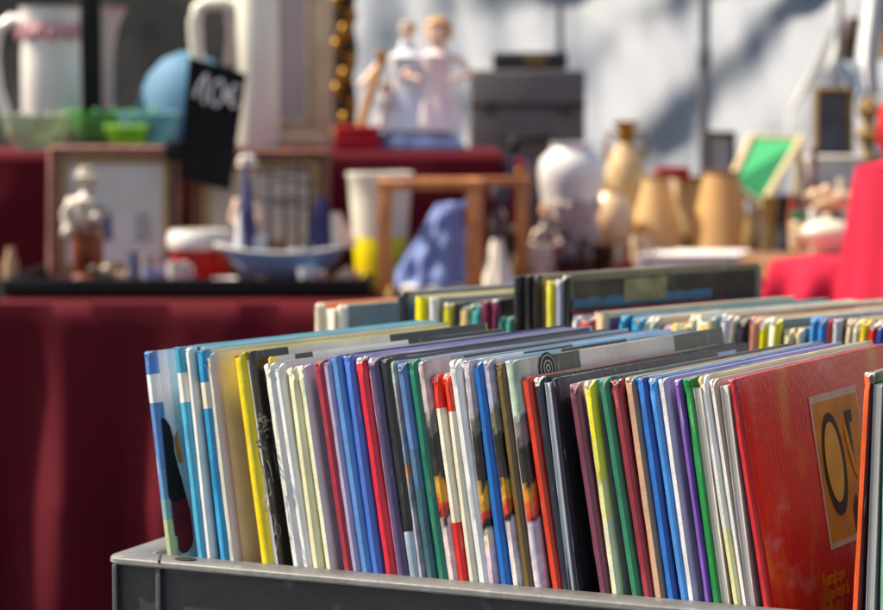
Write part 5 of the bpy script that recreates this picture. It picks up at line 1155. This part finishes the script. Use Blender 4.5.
# model sailing ship
d = 3.76; k = m_at(d); b = on(283, d, ZI); t = thing('model_ship', 'model sailing ship with blue white hull and bare dark masts', 'model ship', b)
Lh = 68 * k
def hull(u, v):
    x = -Lh + 2 * Lh * u; tp = max(0.0, 1 - abs(2 * u - 1) ** 3.0); a = math.pi * v
    return V((x * (1 - .12 * math.sin(a)), -.030 * math.cos(a) * tp ** .6, .020 + .040 - .044 * math.sin(a) * (tp ** .5) + .012 * (2 * u - 1) ** 2))
MB().grid(hull, 40, 12).build('hull', mat('hull_blue', (96, 130, 170), .45, .15, 20), t)
MB().grid(lambda u, v: V((-Lh * .96 + 1.92 * Lh * u, (-.029 + .058 * v) * max(0, 1 - abs(2 * u - 1) ** 3) ** .6, .056 + .012 * (2 * u - 1) ** 2)), 40, 4).build('deck', wood('deck_wood', (150, 106, 70), (110, 76, 50)), t)
for s in (-1, 1): MB().tube([V((-Lh + 2 * Lh * i / 30, s * .0305 * max(0, 1 - abs(2 * i / 30 - 1) ** 3) ** .6, .060 + .012 * (2 * i / 30 - 1) ** 2)) for i in range(31)], .0026, 6).build('gunwale', mat('white_paint', (220, 222, 224), .5), t)
MB().box((0, 0, .009), (.10, .03, .018), bev=.003).build('cradle', DWOOD, t)
for x, ytop in ((-38, 146), (-14, 152), (2, 160), (14, 150), (26, 165)):
    xx = x * k; zt_ = at(283 + x, ytop, d).z - b.z; MB().tube([(xx, 0, .05), (xx, 0, zt_)], [.0034, .002], 8).build('mast', mat('mast_dark', (44, 46, 66), .5), t)
    for f in (.55, .8): MB().tube([(xx - .02, -.003, .05 + (zt_ - .05) * f), (xx + .02, -.003, .05 + (zt_ - .05) * f)], .0022, 6).build('yard', mat('mast_dark', (44, 46, 66)), t)
for x, w1, z0, z1, c, nm in ((-38, .030, .06, .20, (60, 66, 112), 'deep'), (-44, .024, .06, .13, (206, 210, 220), 'pale'), (36, .06, .065, .15, (48, 50, 100), 'navy'), (50, .055, .07, .125, (226, 218, 206), 'cream')):
    xx = x * k; MB().grid(lambda u, v: V((xx + (u - .35) * w1 * (1.15 - v * .85), -.012 * math.sin(math.pi * u) - .004, z0 + (z1 - z0) * v)), 8, 8).build('sail', mat('sail_' + nm, c, .8, .1), t)
for x, h_, c in ((-24, .03, (200, 206, 220)), (-6, .024, (120, 84, 60)), (30, .02, (90, 120, 100))): MB().box((x * k, 0, .056 + h_ / 2), (.026, .022, h_), bev=.004).build('deck_house', mat('dh%d' % x, c, .5), t)
for x0_, z0_, x1_, z1_ in ((-38, .25, -66, .07), (14, .24, 60, .07), (-14, .22, 26, .06), (26, .2, 66, .075)): MB().tube([(x0_ * k, 0, z0_ - .04), (x1_ * k, 0, z1_)], .0012, 5).build('rigging', mat('rope', (150, 140, 120), .8), t)
# blue sailor figurine left of the ship
b = on(246, 3.93, ZI); t = thing('figurine', 'slim sailor figurine in navy blue behind the ship bow', 'figurine', b); figure((SKIN, mat('navy_glaze', (44, 50, 100), .4, .3, 30, c2=(150, 154, 176)), mat('white_cap', (226, 226, 226), .5)), t, at(0, 156, 3.93).z - b.z, slim=.55)
t = thing('china_dish', 'white china dish with a small blue boat left of the ship', 'dish', on(224, 3.76, ZI)); k = m_at(3.76)
MB().lathe([(0, .003), (7 * k, 0), (14 * k, .016), (13 * k, .017), (6 * k, .006), (0, .006)], seg=28).build('dish', WHITE, t)
# shells
for i, (x, y, c, lab) in enumerate(((338, 270, (226, 206, 180), 'cream seashell, larger of the two at the tray end'), (350, 272, (206, 160, 140), 'pinkish seashell, smaller of the two at the tray end'))):
    b = on(x, 3.78, ZI); t = thing('seashell', lab, 'shell', b); mb = MB(); rr_ = .016 - .003 * i
    mb.lathe([(0, 0), (rr_ * .8, .003), (rr_, rr_ * .8), (rr_ * .75, rr_ * 1.5), (rr_ * .5, rr_ * 1.9), (rr_ * .2, rr_ * 2.3), (0, rr_ * 2.5)], seg=22, wob=.10, M=Matrix.Rotation(.5, 3, 'Y')); mb.build('shell', mat('shell%d' % i, c, .4, .2, 40), t)
# yellow and white tall vase
d = 3.86; k = m_at(d); b = on(380, d, ZT + .003); h = at(380, 172, d).z - b.z
t = thing('vase', 'tall vase, white above and lemon yellow below', 'vase', b)
rad = lambda f: (24 + 8.5 * f) * k
MB().lathe([(0, .002), (rad(0), 0), (rad(.2), h * .2), (rad(.45), h * .45), (rad(.44), h * .452)], seg=40).build('yellow_lower_half', mat('lemon_glaze', (226, 210, 20), .35, .06, coat=.3), t)
MB().lathe([(rad(.45) + .0002, h * .4505), (rad(.75), h * .75), (rad(.94), h * .94), (rad(1.15), h * .965), (rad(1.15), h * .995), (rad(.98), h), (rad(.75), h * .9), (rad(-.2), h * .46), (0, h * .455)], seg=40).build('white_upper_half', mat('milk_glaze', (222, 220, 206), .35, .05, coat=.3), t)
# open wooden stand
OW = wood('orange_wood', (208, 134, 76), (160, 94, 50))
d = 3.72; k = m_at(d); b = on(455, d, ZT + .003); t = thing('wooden_stand', 'open orange wooden stand of boards framing the blue doll dress', 'stand', b)
X = lambda x: at(x, 280, d).x - b.x
zt = at(0, 180, d).z - b.z
MB().box(((X(378) + X(532)) / 2, .0, zt - .008), (X(532) - X(378), .16, .016), bev=.002).build('top_board', OW, t) if False else None
for (xa, xb) in ((378, 392), (466, 483)):
    MB().box(((X(xa) + X(xb)) / 2, .0, (zt - .016) / 2), (X(xb) - X(xa), .05, zt - .017), bev=.0015).build('front_post', OW, t)
for (xa, xb) in ((396, 404), (519, 531)):
    MB().box(((X(xa) + X(xb)) / 2 , .16, (zt - .016) / 2), (X(xb) - X(xa), .04, zt - .017), bev=.0015).build('rear_post', OW, t)
MB().box(((X(378) + X(483)) / 2, 0, zt - .008), (X(483) - X(378), .05, .0155), bev=.0015).build('front_rail', OW, t)
MB().box(((X(396) + X(532)) / 2, .16, zt - .008), (X(532) - X(396), .04, .0155), bev=.0015).build('rear_rail', OW, t)
for xa in (385, 474): MB().box((X(xa), .0825, zt - .008), (.018, .112, .0145), bev=.0015).build('side_rail', OW, t)
# blue skirt standing in folds
d = 3.8; k = m_at(d); b = on(432, d, ZT + .003); t = thing('doll_skirt', 'sky blue cloth skirt standing in crumpled folds inside the wooden stand', 'skirt', b); h = at(0, 203, d).z - b.z
def dress(u, v):
    a = 2 * math.pi * u; f = (1 - v)
    r = (13 + 28 * f ** 1.15) * k * (1 + (.05 + .09 * f) * math.sin(a * 9 + 2 * v) + .06 * math.sin(a * 4 + 1 + 3 * v)); q = noise.noise(V((math.cos(a) * 1.6, math.sin(a) * 1.6, v * 4)))
    return V((r * math.cos(a) + .030 * v ** 1.3 + .008 * q, r * .7 * math.sin(a) + .008 * q, .010 + (h - .010 + .012 * q) * v))
mb = MB().grid(dress, 96, 28)
mb.grid(lambda u, v: V((.030 + (13 * k * (1 - v)) * math.cos(2 * math.pi * u), (9 * k * (1 - v)) * math.sin(2 * math.pi * u), h - .004 + .006 * v)), 40, 4)
mb.build('skirt', mat('sky_dress', (140, 164, 226), .8, .1, 26, trans=.25), t, ang=80)
MB().lathe([(34 * k, .0), (41 * k, .002), (42 * k, .010), (34 * k, .014)], seg=48, sq=(1, .72), wob=.05).build('lace_hem', mat('white_lace', (232, 226, 214), .9, .05), t)
# white lace and small pieces to the right of the post
b = on(497, 3.78, ZT + .003); k = m_at(3.78); t = thing('doll', 'small dark haired doll in a spreading white skirt', 'doll', b); h = at(0, 238, 3.78).z - b.z
MB().lathe([(0, 0), (21 * k, .0), (20 * k, .008), (10 * k, h * .6), (5 * k, h), (0, h)], seg=30, wob=.07).build('skirt', mat('white_lace', (232, 226, 214)), t)
MB().lathe([(0, h - .004), (6 * k, h), (8 * k, h + .03), (4 * k, h + .045), (7 * k, h + .055), (8 * k, h + .07), (5 * k, h + .085), (0, h + .088)], seg=18).build('body', mat('doll_dark', (70, 60, 66), .5, .3, 30, c2=(30, 28, 30)), t)
b = on(505, 3.9, ZT + .003); t = thing('brass_ornament', 'tarnished brass ornament with round knob behind the white doll', 'ornament', b); h = at(0, 208, 3.9).z - b.z
MB().lathe([(0, 0), (14 * k, 0), (12 * k, .01), (5 * k, .03), (11 * k, h * .5), (12 * k, h * .65), (4 * k, h * .8), (0, h * .82)], seg=24, wob=.06).build('body', mat('tarnished', (110, 96, 80), .4, .3, 50, c2=(50, 44, 42), metal=.4), t)
MB().ball((-.01, 0, h * .9), .012).build('knob', mat('pale_gilt', (226, 206, 176)), t)
b = on(392, 3.66, ZT + .003); t = thing('brass_bell', 'little brass bell on the cloth below the wooden stand', 'bell', b)
MB().lathe([(.013, 0), (.014, .002), (.010, .012), (.006, .02), (0, .022)], seg=20).build('bell', mat('brass', (150, 120, 70)), t); MB().tube([(0, 0, .02), (0, 0, .04)], [.004, .005], 8).build('handle', mat('brass', (150, 120, 70)), t)
# black lacquer bowl, dark pieces near the mauve vase foot
for x, d, r, c, lab in ((548, 4.2, 12, (160, 70, 84), 'rose red glass bowl at the foot of the mauve vase'), (600, 4.3, 20, (60, 44, 40), 'dark brown wooden bowl right of the mauve vase')):
    b = on(x, d, ZT + .003); k = m_at(d); t = thing('bowl', lab, 'bowl', b)
    MB().lathe([(0, 0), (r * .5 * k, 0), (r * .5 * k, .006), (r * .9 * k, .028), (r * k, .05), (r * .92 * k, .05), (r * .8 * k, .03), (0, .014)], seg=28).build('bowl', mat('bowl%d' % x, c, .3, .1, coat=.4), t)

CL = [  # x, y of top, distance, kind, colours, label
 (538, 244, 4.0, 'cup', (226, 220, 210), 'white china cup at the foot of the mauve vase'),
 (522, 250, 3.95, 'pot', (120, 96, 60), 'small brown clay pot right of the wooden stand'),
 (585, 238, 4.2, 'pot', (70, 56, 52), 'dark clay pot right of the mauve vase'),
 (640, 236, 4.3, 'cup', (232, 206, 170), 'cream cup before the left honey lampshade'),
 (752, 214, 4.5, 'pot', (150, 120, 70), 'ochre jar between amber lampshade and green tray'),
 (784, 226, 4.3, 'pot', (60, 56, 60), 'charcoal pot beneath the green tray'),
 (818, 208, 4.35, 'cup', (226, 226, 222), 'white cup right of the brown bottle'),
 (846, 178, 4.7, 'cup', (200, 190, 176), 'beige cup before the white carton'),
 (796, 196, 4.5, 'pot', (150, 60, 40), 'rust red jar left of the brown bottle'),
 (150, 268, 3.74, 'cup', (150, 166, 200), 'tiny blue cup before the tinted glasses'),
 (176, 262, 3.74, 'cup', (226, 222, 214), 'tiny white cup before the red tin'),
 (308, 268, 3.72, 'cup', (206, 214, 226), 'tiny pale blue cup under the ship'),
 (262, 276, 3.71, 'pot', (120, 84, 70), 'tiny brown pot under the ship bow'),
 (486, 262, 3.9, 'pot', (60, 70, 110), 'dark blue jar behind the right post of the wooden stand'),
 (512, 226, 4.0, 'cup', (210, 190, 150), 'straw coloured cup behind the white doll'),
]
for i, (x, y, d, kd, c_, lab) in enumerate(CL):
    z0 = ZI if (d < 3.8 and x < 365) else ZT + .003
    b = on(x, d, z0); h = at(0, y, d).z - z0; k = m_at(d); t = thing('china_cup' if kd == 'cup' else 'clay_jar', lab, 'cup' if kd == 'cup' else 'jar', b); m = mat('clutter%d' % i, c_, .35, .15, 30, coat=.3)
    if kd == 'cup':
        r = min(11 * k, h * .6) if h < .06 else 9 * k
        MB().lathe([(0, 0), (r * .6, 0), (r * .62, h * .06), (r * .85, h * .4), (r, h), (r * .92, h), (r * .78, h * .42), (0, h * .12)], seg=24).build('body', m, t)
        MB().tube([(r * .85, 0, h * .8), (r * 1.35, 0, h * .82), (r * 1.4, 0, h * .5), (r * .8, 0, h * .34)], min(.004, h * .08), 8).build('handle', m, t)
    else:
        r = min(12 * k, h * .5) if h < .06 else 9 * k
        MB().lathe([(0, 0), (r * .6, 0), (r * .95, h * .35), (r, h * .55), (r * .7, h * .82), (r * .62, h * .9), (r * .75, h), (r * .6, h), (r * .5, h * .85), (0, h * .3)], seg=24).build('body', m, t)
for o in bpy.data.objects:
    if o.type == 'MESH' and o.parent is None and 'label' not in o and 'kind' not in o: print('UNTAGGED', o.name)
